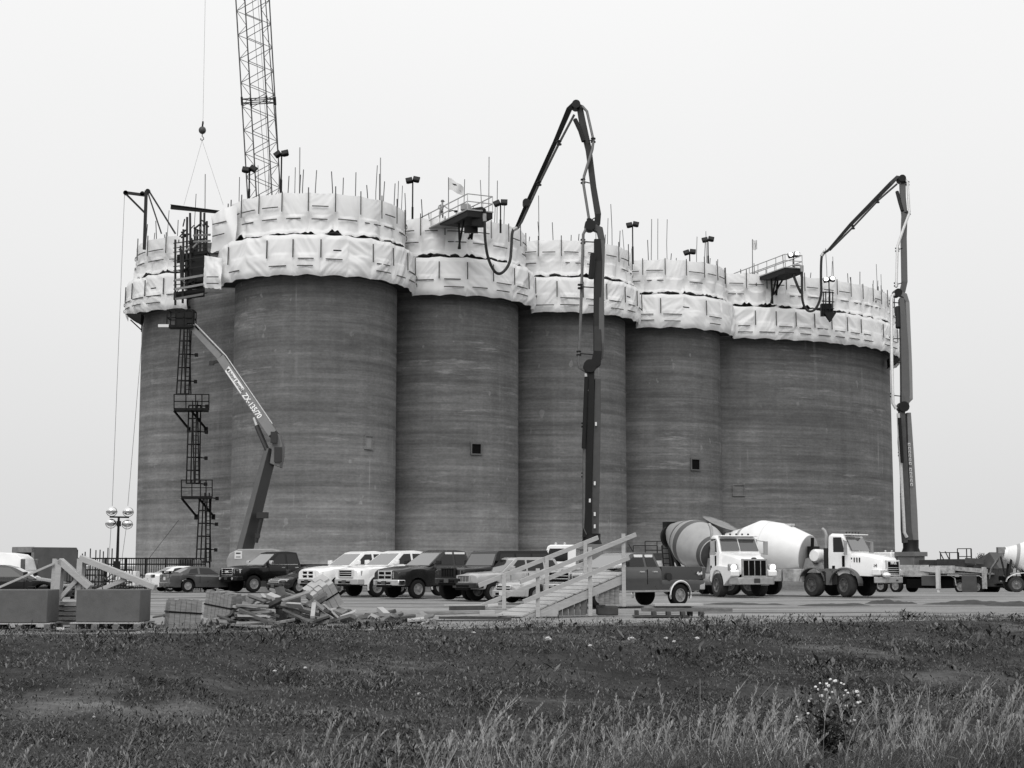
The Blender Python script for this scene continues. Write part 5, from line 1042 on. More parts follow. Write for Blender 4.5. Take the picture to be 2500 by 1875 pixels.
# ---------------------------------------------------------------- mixer trucks
def rot_y(a): return Matrix.Rotation(a, 4, 'Y')
def mixer(label, loc, ang, style, hop=True, L=5.1):
    ax = 1.25 if style == 'a' else 1.1
    o = thing('concrete_mixer_truck', label, 'mixer truck', (loc[0], loc[1], zg(loc[1])), ang, 'concrete mixer trucks')
    def bxs(name, m, cs, bev=.02, par=o):
        b = MB()
        for c, d in cs: b.box(c, d)
        return b.build(name, m, par, bevel=bev)
    bxs('chassis', 'under', [((-1.6, s * .42, .92), (8.6, .12, .3)) for s in (-1, 1)] + [((-1.6, 0, .85), (8.2, .8, .16))])
    A = style == 'a'
    # hood + cab
    F = 2.75; b = MB()
    hood = [(F, 1.05, .58, 1.66), (F - .08, 1.0, .66, 1.76), (F - .6, 1.0, .76, 1.87), (1.15, 1.0, .92, 2.02)] if A else [(F + .1, .95, .66, 1.62), (F, .92, .78, 1.76), (F - .6, .92, .9, 1.9), (1.15, .95, .98, 2.05)]
    b.loft([[Vector((x, y, z)) for y, z in ((-w, zb), (w, zb), (w * 1.02, zt - .35), (w * .95, zt - .1), (w * .75, zt), (-w * .75, zt), (-w * .95, zt - .1), (-w * 1.02, zt - .35))] for x, zb, w, zt in hood]); b.build('hood', 'white', o, ang=40, bevel=.02)
    b = MB(); zr = 2.78 if A else 2.85
    b.loft([[Vector((x, y, z)) for y, z in ((-w, zb), (w, zb), (w * 1.0, 1.95), (w * .93, zt - .1), (w * .82, zt), (-w * .82, zt), (-w * .93, zt - .1), (-w * 1.0, 1.95))] for x, zb, w, zt in ((1.32, 1.0, 1.04, 2.02), (.98, 1.0, 1.05, zr - .06), (.8, .95, 1.05, zr), (.35, .95, 1.05, zr + .02), (.2, .95, 1.0, zr - .05))]); b.build('cab', 'white', o, ang=40, bevel=.03)
    b = MB(); b.box((1.12, 0, zr - .03), (.35, 1.85, .05)); b.build('sun_visor', 'white', o, bevel=.02)
    for s in (-1, 1):
        b = MB(); b.plate([(1.345, s * .04, 2.08), (1.345, s * .93, 2.08), (1.035, s * .88, zr - .17), (1.035, s * .04, zr - .17)], .05); b.build('windshield', 'glass', o, ang=0)
        b = MB(); b.prism([(1.05, 2.02), (.5, 2.02), (.5, zr - .16), (.88, zr - .16)], s * 1.0, s * 1.06, 'y'); b.build('side_window', 'glass_side', o, ang=0)
        b = MB(); b.box((.75, s * 1.055, 1.5), (.62, .02, .95)); b.build('door', 'white', o)
        b = MB(); b.box((1.0, s * 1.07, 1.6), (.13, .02, .5)); b.box((.5, s * 1.07, 1.3), (.14, .02, .2)); b.build('door_handle', 'under', o)
        b = MB(); b.box((1.25, s * 1.33, 2.2), (.07, .2, .62)); b.tube([(1.0, s * 1.03, 2.55), (1.25, s * 1.3, 2.5)], .025); b.tube([(1.0, s * 1.03, 1.95), (1.25, s * 1.3, 1.95)], .025); b.build('mirror', 'galv', o)
        # fender, following the wheel
        b = MB(); rr = .68
        pr = [(ax + rr * math.cos(R_(t)), .5 + rr * math.sin(R_(t)) * 1.02) for t in range(170, -1, -10)] + [(2.75, .95), (2.78, 1.15), (2.4, 1.36), (ax, 1.42), (ax - .65, 1.3), (ax - .8, .75)]
        if A: b.prism(pr, s * .70, s * 1.13, 'y')
        else:
            b.loft([[Vector((ax + .72 * math.cos(R_(t)), s * 1.0 + y, .55 + .70 * math.sin(R_(t)) + z)) for y, z in ((-.3, 0), (.2, 0), (.2, .07), (-.3, .07))] for t in range(-5, 181, 10)]); b.box((.28, s * .98, .9), (.3, .3, .75)); b.box((.28, s * .98, 1.2), (1.0, .3, .12))
        b.build('front_fender', 'white' if A else 'fender', o, bevel=.03)
        b = MB()
        if A: b.lathe([(.13, 0), (.14, .1), (.09, .13), (0, .14)], 16, Matrix.Translation((2.62, s * .96, 1.33)) @ rot_y(R_(90)))
        else: b.loft([[Vector((x, s * y, z)) for y, z in ((.62, 1.0), (1.0, 1.02), (1.02, 1.2), (.62, 1.22))] for x in (2.86, 2.4)])
        hl = b.build('headlight', 'headlamp_on' if A else 'lamp', o, bevel=.02)
        b = MB()
        if A: b.box((2.55, s * .96, 1.33), (.22, .4, .3))
        else: b.box((2.6, s * .85, 1.11), (.4, .5, .28))
        b.build('headlight_housing', 'galv' if A else 'white', o, bevel=.04)
        wheel(o, ax, s * .98, .53, .4, s, 'rim_dark', 'dusty_rubber', 8, 0 if A else R_(-24))
        b = MB(); b.lathe([(.0, -.55), (.24, -.55), (.27, -.5), (.27, .5), (.24, .55), (0, .55)], 18, Matrix.Translation((-.1 if A else -.15, s * .95, .78)) @ rot_y(R_(90))) if A else b.box((.35, s * .95, .8), (.7, .35, .5)); b.build('fuel_tank' if A else 'step_box', 'galv' if A else 'trim', o)
        for x in ((-3.6, -4.75) if A else (-.55, -3.9, -5.0)): wheel(o, x, s * .95, .53, .42, s, 'rim_dark', 'dusty_rubber', 8, R_(-18) if x == -.55 else 0)
        for x0 in ((-4.15,) if A else (-.55, -4.45)):
            hl_ = .62 if x0 == -.55 else 1.2
            b = MB(); pts = [(x0 + hl_ * math.cos(R_(t)), s * 1.0, .7 + .58 * math.sin(R_(t))) for t in range(0, 181, 12)]
            b.loft([[Vector(p) + Vector((0, y, z)) for y, z in ((-.24, 0), (.24, 0), (.24, .04), (-.24, .04))] for p in pts]); b.build('rear_fender', 'white' if A or x0 != -.55 else 'fender', o)
    gx = F + .02 if A else F + .12; gz0, gz1 = (.92, 1.66) if A else (.97, 1.6); gw = .58 if A else .6
    gr = bxs('grille', 'under', [((gx, 0, (gz0 + gz1) / 2), (.1, gw * 2, gz1 - gz0))])
    bxs('grille_frame', 'galv' if A else 'chrome', [((gx + .02, s * gw, (gz0 + gz1) / 2), (.12, .07, gz1 - gz0 + .1)) for s in (-1, 1)] + [((gx + .02, 0, z), (.12, gw * 2, .07)) for z in (gz0, gz1)] + ([((gx + .04, k * .29, (gz0 + gz1) / 2), (.06, .035, gz1 - gz0)) for k in (-1, 0, 1)] if A else [((gx + .04, 0, gz0 + k * .085), (.06, gw * 2, .028)) for k in (1, 2, 3, 4)]), .01, gr)
    yzx = Matrix(((0, 0, 1, 0), (1, 0, 0, 0), (0, 1, 0, 0), (0, 0, 0, 1)))
    if not A: text('MACK', .21, 'letter', gr, Matrix.Translation((gx + .08, 0, gz1 - .075)) @ yzx, 'lettering', .01, True)
    else:
        b = MB(); b.lathe([(.1, 0), (.1, .02)], 16, Matrix.Translation((F + .0, 0, 1.72)) @ rot_y(R_(90)) @ Matrix.Diagonal((.5, 1.3, 1, 1))); b.build('emblem', 'ink', gr)
    b = MB(); bz = (.56, .88) if A else (.62, .9); b.prism([(F - .25, -1.12), (F + .22, -.86), (F + .3, -.6), (F + .3, .6), (F + .22, .86), (F - .25, 1.12)], *bz); b.build('front_bumper', 'galv', o, bevel=.03)
    bxs('tow_hook', 'ink', [((F + .31, 0, .74), (.03, .3, .2))] if A else [((F + .31, .1, .74), (.03, .2, .07))])
    if not A:
        b = MB(); b.ball((F + .25, -.85, .98), .18, 12, (1, 1.4, .7)); b.build('bumper_bag', 'white', o)
        bxs('hood_vent', 'under', [((1.75 - k * .13, s * .965, 1.66), (.06, .03, .22)) for k in range(4) for s in (-1, 1)])
        side = Matrix(((1, 0, 0, 0), (0, 0, -1, 0), (0, 1, 0, 0), (0, 0, 0, 1))); 
        text('24', .2, 'ink', o, Matrix.Translation((2.45, -.86, 1.4)) @ side, 'fleet_number', .006, True)
    for k in (-2, -1, 0, 1, 2):
        b = MB(); b.ball((.95, k * .3, zr + .05), .05, 8); b.build('roof_lamp', 'trim', o)
    b = MB(); xs_ = 0.02; b.tube([(xs_, -.8, 1.3), (xs_, -.8, 2.7), (xs_, -.8, 2.95 if A else 2.8), (xs_ - .06, -.82, 3.2 if A else 3.0), (xs_ - .18, -.84, 3.32 if A else 3.1)], .075, 10); b.build('exhaust_stack', 'galv', o)
    b = MB(); b.tube([(xs_, .8 if A else -.8, 1.2), (xs_, .8 if A else -.8, 2.2)], .13, 12); b.build('muffler', 'steel', o)
    # drum
    piv = Vector((-1.35, 0, 1.9)); T = Matrix.Translation(piv) @ rot_y(R_(-90 + 13 if A else -90 + 9)); k = 1.0 if A else 1.09
    hr = .75 if A else .92; prof = [(0, 0), (hr, 0), (hr + .03, .03), (1.16 * k, 1.5 if A else 1.25), (1.18 * k, 1.6 if A else 1.4), (1.18 * k, 2.5), (1.16 * k, 2.65), (.72, L - .7), (.55, L - .25), (.5, L - .2), (.5, L), (.4, L)]
    b = MB(); b.lathe(prof, 48, T); dr = b.build('drum', 'drum_grey' if A else 'drum_white', o, ang=25)
    def band(z0, z1, m, name='drum_stripe'):
        def rad(z):
            for (r0, a), (r1, c) in zip(prof, prof[1:]):
                if a <= z <= c and c > a: return r0 + (r1 - r0) * (z - a) / (c - a)
        zs = [z0 + (z1 - z0) * t / 6 for t in range(7)]; q = MB(); q.lathe([(rad(z) + .006, z) for z in zs], 48, T); q.build(name, m, dr, ang=25)
    if A:
        band(2.0, 2.45, 'stripe'); band(3.1, 3.3, 'stripe'); q = MB(); q.lathe([(0, -.012), (.74, -.012), (.76, .0)], 40, T); q.build('drum_head', 'stripe', dr)
        band(.05, .32, 'stripe')
    else:
        q = MB(); q.lathe([(0, -.012), (.9, -.012), (.93, .0)], 40, T); q.build('drum_head', 'drum_grey', dr); band(L - .95, L - .75, 'drum_grey'); band(2.05, 2.1, 'offwhite', 'drum_seam')
        q = MB(); q.box(T @ Vector((1.26, 0, 1.2)), (.45, .3, .1)); q.build('drum_hatch', 'pipe', dr)
    b = MB(); b.prism([(-.62, 1.0), (-1.5, 1.0), (-1.25, 1.75), (-1.0, 1.75)], -.45, .45, 'y'); b.build('front_pedestal', 'galv', o)
    b = MB(); b.box((-1.02, -.1, 2.05), (.32, .6, .5)); b.tube([(-1.05, -.2, 1.6), (-.95, -.3, 2.7)], .08); b.build('drum_drive', 'steel_black', o)
    if not A:
        b = MB(); b.lathe([(0, -.42), (.24, -.42), (.32, -.3), (.32, .3), (.24, .42), (0, .42)], 20, Matrix.Translation((-.78, -.1, 1.85)) @ Matrix.Rotation(R_(90), 4, 'X')); b.build('water_tank', 'white', o)
        bxs('side_locker', 'dirty', [((-1.6, -1.0, .95), (.95, .35, .6)), ((-2.6, -1.0, .95), (.8, .3, .55)), ((-1.6, 1.0, .95), (.95, .35, .6))])
    zc = (T @ Vector((0, 0, L))); 
    b = MB()
    for s in (-1, 1): b.beam((-4.3, s * .45, 1.0), (zc.x + .9, s * .55, 2.3), .16); b.beam((-5.4, s * .42, 1.0), (zc.x + .5, s * .5, 2.6), .14)
    b.beam((zc.x + .9, -.6, 2.3), (zc.x + .9, .6, 2.3), .2); b.build('rear_frame', 'steel', o)
    b = MB(); q0 = zc + Vector((.05, 0, .05))
    if A:
        b.box(q0 + Vector((-.2, 0, .25)), (.55, .9, .5))
        b.lathe([(.6, -.2), (.62, 0), (.55, .12), (0, .14)], 20, Matrix.Translation(q0 + Vector((-.15, -.1, -.25))) @ rot_y(R_(-90)) )
    elif hop:
        b.loft([[q0 + Vector((-.5 + .45 * r * math.cos(t * math.pi / 8) * 1.5, .62 * r * math.sin(t * math.pi / 8), .28 + .62 * h + .3 * r * math.cos(t * math.pi / 8) * -1)) for t in range(16)] for r, h in ((.45, 0), (1.25, .85), (1.3, .9), (1.2, .8))])
    if not A and not hop: b.box(q0 + Vector((-.2, 0, .2)), (.5, .8, .4))
    b.build('charge_hopper', 'steel_black' if A else 'steel_light', o)
    b = MB(); q1 = zc + Vector((-.35, 0, -.35)); b.loft([[q1 + Vector((x + .0, y, z)) for y, z in ((-.3, .12), (-.18, -.1), (.18, -.1), (.3, .12), (.24, .12), (.14, -.05), (-.14, -.05), (-.24, .12))] if False else [q1 + Vector((x, y, dz + z)) for y, z in ((-.3, .12), (-.18, -.1), (.18, -.1), (.3, .12), (.24, .12), (.14, -.05), (-.14, -.05), (-.24, .12))] for x, dz in ((0, 0), (-.5, -.75), (-.62, -1.25))]); b.build('chute', 'steel_light', o)
    b = MB(); b.beam((-5.6, -.5, .9), (-5.9, -.5, 2.4), .06); b.beam((-5.6, -.85, .9), (-5.9, -.85, 2.4), .06)
    for t in range(6): b.beam((-5.62 - t * .05, -.5, 1 + t * .25), (-5.62 - t * .05, -.85, 1 + t * .25), .04)
    b.build('ladder', 'steel', o)
    return o
def place_mixer(u, v, side, ang, ax):
    g = G(u, v); return Vector((g.x, g.y, 0)) - Matrix.Rotation(ang, 3, 'Z') @ Vector((ax, side * 1.15, 0))
aA = math.atan2(-math.cos(R_(17)), math.sin(R_(17)))
mixer('white mixer truck with striped grey drum and lit headlamps, parked facing the yard', place_mixer(1750, 1457, -1, aA, 1.25), aA, 'a')
aB = math.atan2(-math.cos(R_(51)), math.sin(R_(51)))
mixer('white mixer truck with plain white drum and lettered grille, facing right', place_mixer(2064, 1457, -1, aB, 1.1), aB, 'b', True, 4.4)
mixer('white drum mixer truck cut off by the right edge beside the pump truck', (38.9, 105.5, 0), R_(-8), 'b', False, 4.3)
# ---------------------------------------------------------------- timber ramp
def ramp():
    A0 = G(1270, 1507); A0.z = 0; Ln = 3.55; d = Vector((.85, .527, 0)).normalized(); n = Vector((-.527, .85, 0)).normalized(); wd = 1.25
    o = thing('timber_ramp', 'pale timber ramp with two handrails rising to the right in front of the parked cars', 'ramp', A0)
    rise = 1.2; q = lambda s, t, z=0: d * s + n * t + Vector((0, 0, rise * s / Ln + z))
    for t in (0, wd):
        b = MB(); b.loft([[q(s, t + e, z) for e, z in ((-.03, z0), (.03, z0), (.03, -.03), (-.03, -.03))] for s, z0 in ((-.05, -.04), (.6, -.26), (Ln, -.28))]); b.build('stringer', 'timber_pale', o, ang=0)
    for k in range(12):
        s0 = .02 + k * Ln / 12; b = MB(); b.loft([[q(s0, t, -.0), q(s0 + Ln / 12 - .055, t, 0), q(s0 + Ln / 12 - .055, t, .04), q(s0, t, .04)] for t in (-.04, wd + .04)]); b.build('deck_board', 'timber_pale', o, ang=0)
    def post(s, t, zb, h, m='timber_pale'):
        b = MB(); p = q(s, t); b.beam(Vector((p.x, p.y, zb)), Vector((p.x, p.y, p.z + h)), .11, .06, up=(0, 1, 0)); b.build('post', m, o, ang=0)
    for s, zb in ((.52, 0), (2.28, 0), (3.45, .25)): post(s, -.09, zb, 1.16)
    for s in (.3, 1.75, 3.1): post(s, wd + .09, 0, 1.08)
    for t, s0, s1, hs in ((-.15, -.1, 3.85, (1.0, .42)), (wd + .15, -.5, 3.6, (1.02, .42))):
        for k, h in enumerate(hs): b = MB(); b.beam(q(s0 + .1 * k, t, h), q(s1 - .25 * k, t, h), .045, .12); b.build('handrail', 'timber_pale', o, ang=0)
    for s0, s1, t, zb in ((1.25, 2.25, -.02, .02), (2.7, 3.4, -.02, .3)):
        b = MB(); nb = 5 if s0 < 2 else 4
        for k in range(nb):
            s = s0 + (s1 - s0) * (k + .5) / nb; p = q(s, t + .1); b.beam(Vector((p.x, p.y, zb)), Vector((p.x, p.y, p.z - .2)), .15, .04, up=(0, 1, 0))
        b.build('support_pallet', 'timber_grey' if s0 < 2 else 'timber', o, ang=0)
    b = MB(); p = q(.85, -.05); b.loft([[q(s, t, 0) * 1 - Vector((0, 0, 0)) if False else Vector((q(s, t).x, q(s, t).y, z)) for t, z in ((-.06, .01), (.0, .01), (.0, zt), (-.06, zt))] for s, zt in ((.56, .1), (1.22, .26))]); b.build('skirt_board', 'timber_pale', o, ang=0)
    b = MB(); p = q(3.2, .4); b.box((p.x, p.y, .13), (.6, .8, .26)); b.build('base_block', 'timber_dark', o, bevel=.03)
ramp()
def glove(): 
    p = PT(1512, 1384, 45.8); o = MB(); rnd = random.Random(2)
    for k in range(7): o.ball((rnd.uniform(-.14, .14), rnd.uniform(-.05, .05), rnd.uniform(-.03, .08)), rnd.uniform(.06, .1), 8)
    x = o.build('crumpled_bag', 'white', None); x.location = p; tag(x, 'crumpled white bag lying at the top of the timber ramp', 'bag')
glove()
# ---------------------------------------------------------------- concrete blocks on pallets, A-frames
def pallet(label, x, y, rz, L=1.5, Wd=1.1, z=0, group='timber pallets', h=.16):
    o = thing('pallet', label, 'pallet', (x, y, z), rz, group)
    for k in range(6): b = MB(); b.box((0, -Wd / 2 + Wd * (k + .5) / 6, h - .012), (L, Wd / 6 - .03, .024)); b.build('top_board', 'timber_pale' if k < 2 else 'timber', o, ang=0)
    for t in (-1, 0, 1):
        b = MB(); 
        for s in (-1, -.33, .33, 1): b.box((s * (L / 2 - .07), t * (Wd / 2 - .06), h / 2 - .01), (.13, .1, h - .06))
        b.build('stringer', 'timber_grey', o, ang=0)
        b = MB(); b.box((0, t * (Wd / 2 - .06), .015), (L, .12, .022)); b.build('bottom_board', 'timber_grey', o, ang=0)
    return o
def block(label, x, y, rz, L, Wd, h, z):
    o = thing('concrete_block', label, 'block', (x, y, z), rz, 'concrete blocks'); b = MB(); b.box((0, 0, h / 2), (L, Wd, h)); b.build('block', 'block', o, bevel=.018)
    b = MB()
    for s in (-1, 1): b.tube([(s * L * .25 - .1, 0, h - .02), (s * L * .25 - .08, 0, h + .06), (s * L * .25 + .08, 0, h + .06), (s * L * .25 + .1, 0, h - .02)], .012, 6)
    b.build('lifting_loop', 'steel', o)
def gx(u, Y): return (u - 1250) / 3824 * Y
YB1 = 34.4
pallet('worn pallet under the left concrete block cut off by the picture edge', gx(35, YB1 + .5), YB1 + .55, R_(1), 1.95, 1.1)
block('grey concrete block at the left edge, left of the timber frames', gx(20, YB1 + .4), YB1 + .55, R_(1), 1.98, .95, .72, .165)
pallet('pale pallet under the right concrete block', gx(277, YB1 + .6), YB1 + .72, R_(-2), 1.56, 1.25, h=.17)
block('grey concrete block under the long timber frame', gx(277, YB1 + .6), YB1 + .75, R_(-1), 1.42, .95, .71, .175)
def aframe(label, pts, Y, w, extra=(), m='timber_pale'):
    base = PT(*pts[0][1], Y); base.z = min(PT(*p, Y).z for s in pts for p in s); o = thing('roof_truss', label, 'frame', base, 0, 'triangular timber frames')
    for k, (a, c) in enumerate(pts):
        for dy in (0, ) if k == 2 else (0,):
            b = MB(); b.beam(PT(*a, Y + .12 * k * 0) - base, PT(*c, Y) - base, w * (1 if k < 2 else .72), .3 if k < 2 else .1, up=(0, 1, 0)); b.build(('post', 'rafter', 'brace')[k], m, o, ang=0, bevel=.006)
    return o
aframe('short pale triangular timber frame between the two concrete blocks', [((148, 1367), (141, 1468)), ((146, 1368), (221, 1434)), ((143, 1464), (188, 1416))], 36.2, .13)
aframe('long pale triangular timber frame leaning over the right concrete block', [((199, 1364), (193, 1464)), ((197, 1362), (380, 1434)), ((192, 1461), (308, 1414))], 36.4, .13)
def pole(label, p, q, r, m, name='timber_post', cat='post'):
    b = MB(); b.beam((0, 0, 0), q - p, r, r, up=(0, 1, 0)); o = b.build(name, m, None, ang=0, bevel=.005); o.location = p; tag(o, label, cat)
pole('pale timber post standing left of the short timber frame', PT(127, 1470, 36.9), PT(134, 1364, 36.9), .09, 'timber_pale'); pole('thin long bar leaning up to the right across the black sedan', PT(-20, 1442, 36.6), PT(132, 1376, 36.8), .05, 'timber_pale', 'leaning_bar', 'bar')
o = thing('plank_stack', 'stack of grey planks between the two concrete blocks', 'planks', (gx(160, 36.6), 36.9, 0), 0, 'stacked planks')
for k in range(5):
    b = MB(); b.box((0, 0, .08 + k * .115), (.75 - .03 * (k % 2), .9, .085)); b.build('plank_layer', 'timber_grey' if k < 4 else 'timber_pale', o, ang=0)
    b = MB(); b.box((-.25, 0, .02 + k * .115), (.09, .9, .03)); b.build('spacer', 'timber_dark', o, ang=0)
b = MB(); b.loft([[Vector((x, y, z)) for x, y in ((-.1, -.08), (.1, -.06), (.06, .08), (-.08, .07))] for z in (0, .05)]); o = b.build('plastic_scrap', 'white', None); o.location = (gx(150, 34.9), 35.0, 0); tag(o, 'small white scrap lying between the two pallets', 'scrap')
# ---------------------------------------------------------------- strapped bundles and plank heaps
def bundle(label, p, rz, L, Wd, h, tilt, m, nx, ny, band_h, tilt_y=0):
    o = thing('timber_bundle', label, 'timber bundle', p, 0, 'strapped timber bundles'); o.rotation_euler = (tilt_y, tilt, rz); rnd = random.Random(len(label))
    for i in range(nx):
        for j in range(ny):
            b = MB(); e = rnd.uniform(-.03, .03); b.box((-L / 2 + L * (i + .5) / nx, -Wd / 2 + Wd * (j + .5) / ny, h / 2 + e / 2), (L / nx - .008, Wd / ny - .008, h + e)); b.build('board', m, o, ang=0)
    b = MB(); z = h * band_h
    for s in (-1, 1): b.box((s * (L / 2 + .006), 0, z), (.012, Wd + .03, .035)); b.box((0, s * (Wd / 2 + .006), z), (L + .03, .012, .035))
    b.build('strap', 'band', o, ang=0); return o
bundle('upright bundle of grey boards strapped with a black band, nearest the pallet', Vector((gx(448, 35.6), 35.6, .02)), R_(24), .72, .5, .62, R_(4), 'timber', 6, 3, .55)
bundle('leaning bundle of streaked boards strapped round the middle, behind the upright bundle', Vector((gx(545, 38.5), 38.6, .1)), R_(-28), .8, .55, .66, R_(8), 'timber', 7, 3, .5)
bundle('dark brown strapped bundle in the middle of the plank heap', Vector((gx(705, 37.2), 37.4, .05)), R_(4), .58, .45, .62, R_(-3), 'timber_dark', 3, 2, .62)
bundle('pale strapped bundle tipped over on top of the plank heap', Vector((gx(800, 38.8), 39.0, .42)), R_(20), .62, .7, .66, R_(-32), 'timber_pale', 4, 3, .5, R_(18))
PL = []
def plank(label, p, rz, rx, ry, L, w, h, m, grp): 
    b = MB(); b.box((0, 0, 0), (L, w, h)); o = b.build('plank', m, None, ang=0, bevel=.004); o.location = p; o.rotation_euler = (rx, ry, rz); tag(o, label, 'plank', grp)
def heap(label, n, u0, u1, Y0, Y1, zmax, lens, grp, seed, mats):
    rnd = random.Random(seed)
    for k in range(n):
        u, Y = rnd.uniform(u0, u1), rnd.uniform(Y0, Y1); f = 1 - abs((u - u0) / (u1 - u0) * 2 - 1); z = .03 + zmax * rnd.random() ** 1.5 * (f * .8 + .2)
        mt = rnd.choice(mats)
        plank('loose %s plank %s' % ({'timber': 'weathered', 'timber_pale': 'pale', 'timber_grey': 'grey', 'timber_dark': 'dark'}[mt], label), (gx(u, Y), Y, z), rnd.uniform(0, 3.14) if rnd.random() < .5 else rnd.uniform(-.5, .5), rnd.uniform(-.5, .5), rnd.uniform(-.75, .75) * min(1, z * 3), rnd.uniform(*lens), rnd.uniform(.09, .25), rnd.uniform(.035, .10), mt, grp + ' (%s)' % mt)
T4 = ('timber', 'timber_pale', 'timber_grey', 'timber_dark')
heap('in the heap among the strapped bundles', 115, 545, 850, 35.9, 39.4, .85, (.35, .95), 'planks in the big heap', 3, T4)
heap('scattered beside the upright bundle', 14, 365, 500, 36, 37.6, .35, (.3, .7), 'planks beside the upright bundle', 5, T4)
heap('in the low scattered pile right of the bundles', 34, 850, 1045, 37.6, 40, .24, (.3, .9), 'planks in the low pile', 8, T4)
for k in range(7):
    plank('long pale plank lying in the layered stack between bundles', (gx(620, 36.1), 36.0 + .12 * (k % 3), .05 + .075 * k), R_((-6, 8, -14, 12, -3, 20, 5)[k]), R_(2), R_((3, -2, 4, 1, -3, 6, 2)[k]), .95 - .07 * ((k * 3) % 5), .2 + .03 * (k % 3), .05, 'timber_pale' if k % 2 else 'timber', 'planks in the layered stack')
def lumber(label, u, Y, rows, L, seed):
    rnd = random.Random(seed)
    for k, (du, dy, dz, l, w, h, m) in enumerate(rows): plank('%s, %s' % (label, ('bottom dark runner', 'lower pale board', 'middle board', 'upper dark beam', 'short end piece', 'top board', 'extra board')[k % 7]), (gx(u + du, Y) , Y + dy, dz), R_(rnd.uniform(-3, 3)), 0, R_(rnd.uniform(-1, 1)), l, w, h, m, None)
lumber('flat lumber stack left of the ramp foot', 1120, 41.2, [(40, 0, .05, 1.9, .5, .06, 'timber_dark'), (0, .05, .12, 2.3, .5, .05, 'timber_pale'), (-10, .1, .19, 1.6, .5, .06, 'timber'), (20, .3, .30, .95, .3, .11, 'timber_dark'), (70, -.1, .18, .4, .3, .14, 'timber_pale'), (10, .32, .37, 1.0, .35, .03, 'timber_pale'), (75, .4, .27, .9, .35, .04, 'timber')], 1, 2)
b = MB(); b.tube([(-.14, 0, .07), (.14, .05, .1)], .07, 10); o = b.build('pipe_offcut', 'timber_pale', None); o.location = (gx(1203, 43), 43, .22); tag(o, 'short round offcut beside the lumber stack', 'offcut')
lumber('lumber on blocks right of the ramp', 1640, 43.4, [(-30, 0, .03, 1.5, .7, .04, 'timber_dark'), (35, -.05, .20, 2.5, .1, .1, 'timber_grey'), (-10, .25, .27, 1.3, .35, .04, 'timber'), (-10, .5, .21, 1.4, .2, .1, 'timber_dark'), (-85, .3, .1, .1, .5, .16, 'timber_dark'), (15, .2, .33, 1.35, .5, .06, 'timber_pale'), (45, .3, .1, .1, .5, .16, 'timber_dark')], 1, 3)
for k, du in enumerate((-45, -10, 25, 70)): plank('short dark bearer under the lumber right of the ramp', (gx(1640 + du, 43.3), 43.3, .085), 0, 0, 0, .11, .5, .13, 'timber_dark', 'bearers right of the ramp')
# ---------------------------------------------------------------- far left: container, railing, light tower
cx = gx(110, 92); o = thing('open_container', 'grey skip container with one dark open end, behind the white van', 'container', (cx, 92, zg(92)), R_(52))
b = MB(); L, Wd, h, t = 3.0, 1.9, 2.55, .08
b.box((0, 0, .15), (L, Wd, .1)); b.box((0, 0, h), (L, Wd, t)); b.box((0, -Wd / 2, h / 2), (L, t, h)); b.box((0, Wd / 2, h / 2), (L, t, h)); b.box((L / 2, 0, h / 2), (t, Wd, h)); b.build('shell', 'container', o)
b = MB(); b.box((-L / 2 - .02, 0, h - .1), (.12, Wd + .1, .32))
for s in (-1, 1): b.box((-L / 2 - .02, s * Wd / 2, h / 2), (.12, .1, h))
b.build('end_frame', 'steel_light', o); b = MB(); b.box((L / 2 + .03, 0, h / 2), (.06, Wd * .98, h * .97)); b.build('door', 'container', o)
def fence():
    Y = 95; x0, x1 = gx(160, Y), gx(490, Y); o = thing('railing', 'dark steel picket railing along the left end of the yard', 'railing', (x0, Y, zg(Y)))
    b = MB(); h = 2.02
    for z in (h, h - .35, .25, h * .5): b.beam((0, 0, z), (x1 - x0, 1.5, z), .07, .08)
    b.build('rail', 'steel_black', o, ang=0); b = MB(); n = 62
    for k in range(n): x = (x1 - x0) * k / n; b.beam((x, 1.5 * k / n, .1), (x, 1.5 * k / n, h), .035)
    b.build('picket', 'steel_black', o, ang=0)
    for k in range(8): b = MB(); x = (x1 - x0) * k / 7; b.beam((x, 1.5 * k / 7 - .05, -.2), (x, 1.5 * k / 7 - .05, h + .05), .09); b.build('post', 'steel_black', o, ang=0)
    rnd = random.Random(12)
    for k in range(9): b = MB(); x = 0 + .8 + k * .27 + rnd.uniform(-.08, .08); b.beam((x, -.3, 0), (x, -.3, 2.35 + rnd.uniform(-.1, .35)), .06, .04); b.build('upright_bar', 'steel', o, ang=0)
fence()
def low_rail():
    Y = 76; x0, x1 = gx(165, Y), gx(320, Y); o = thing('barrier', 'low dark barrier panel with pale rubbish behind the timber frames', 'barrier', (x0, Y, 0))
    b = MB()
    for z in (.12, .62, 1.2): b.beam((0, 0, z), (x1 - x0, .3, z), .06, .06)
    for k in range(24): x = (x1 - x0) * k / 23; b.beam((x, .3 * k / 23, .05), (x, .3 * k / 23, 1.2), .035)
    b.build('panel', 'steel_black', o, ang=0); b = MB(); rnd = random.Random(3)
    for k in range(18): b.beam((rnd.uniform(0, 3), .4, rnd.uniform(0, .8)), (rnd.uniform(0, 3), .6, rnd.uniform(.1, 1.1)), .08, .05)
    b.build('stacked_scrap', 'timber_grey', o, ang=0)
low_rail()
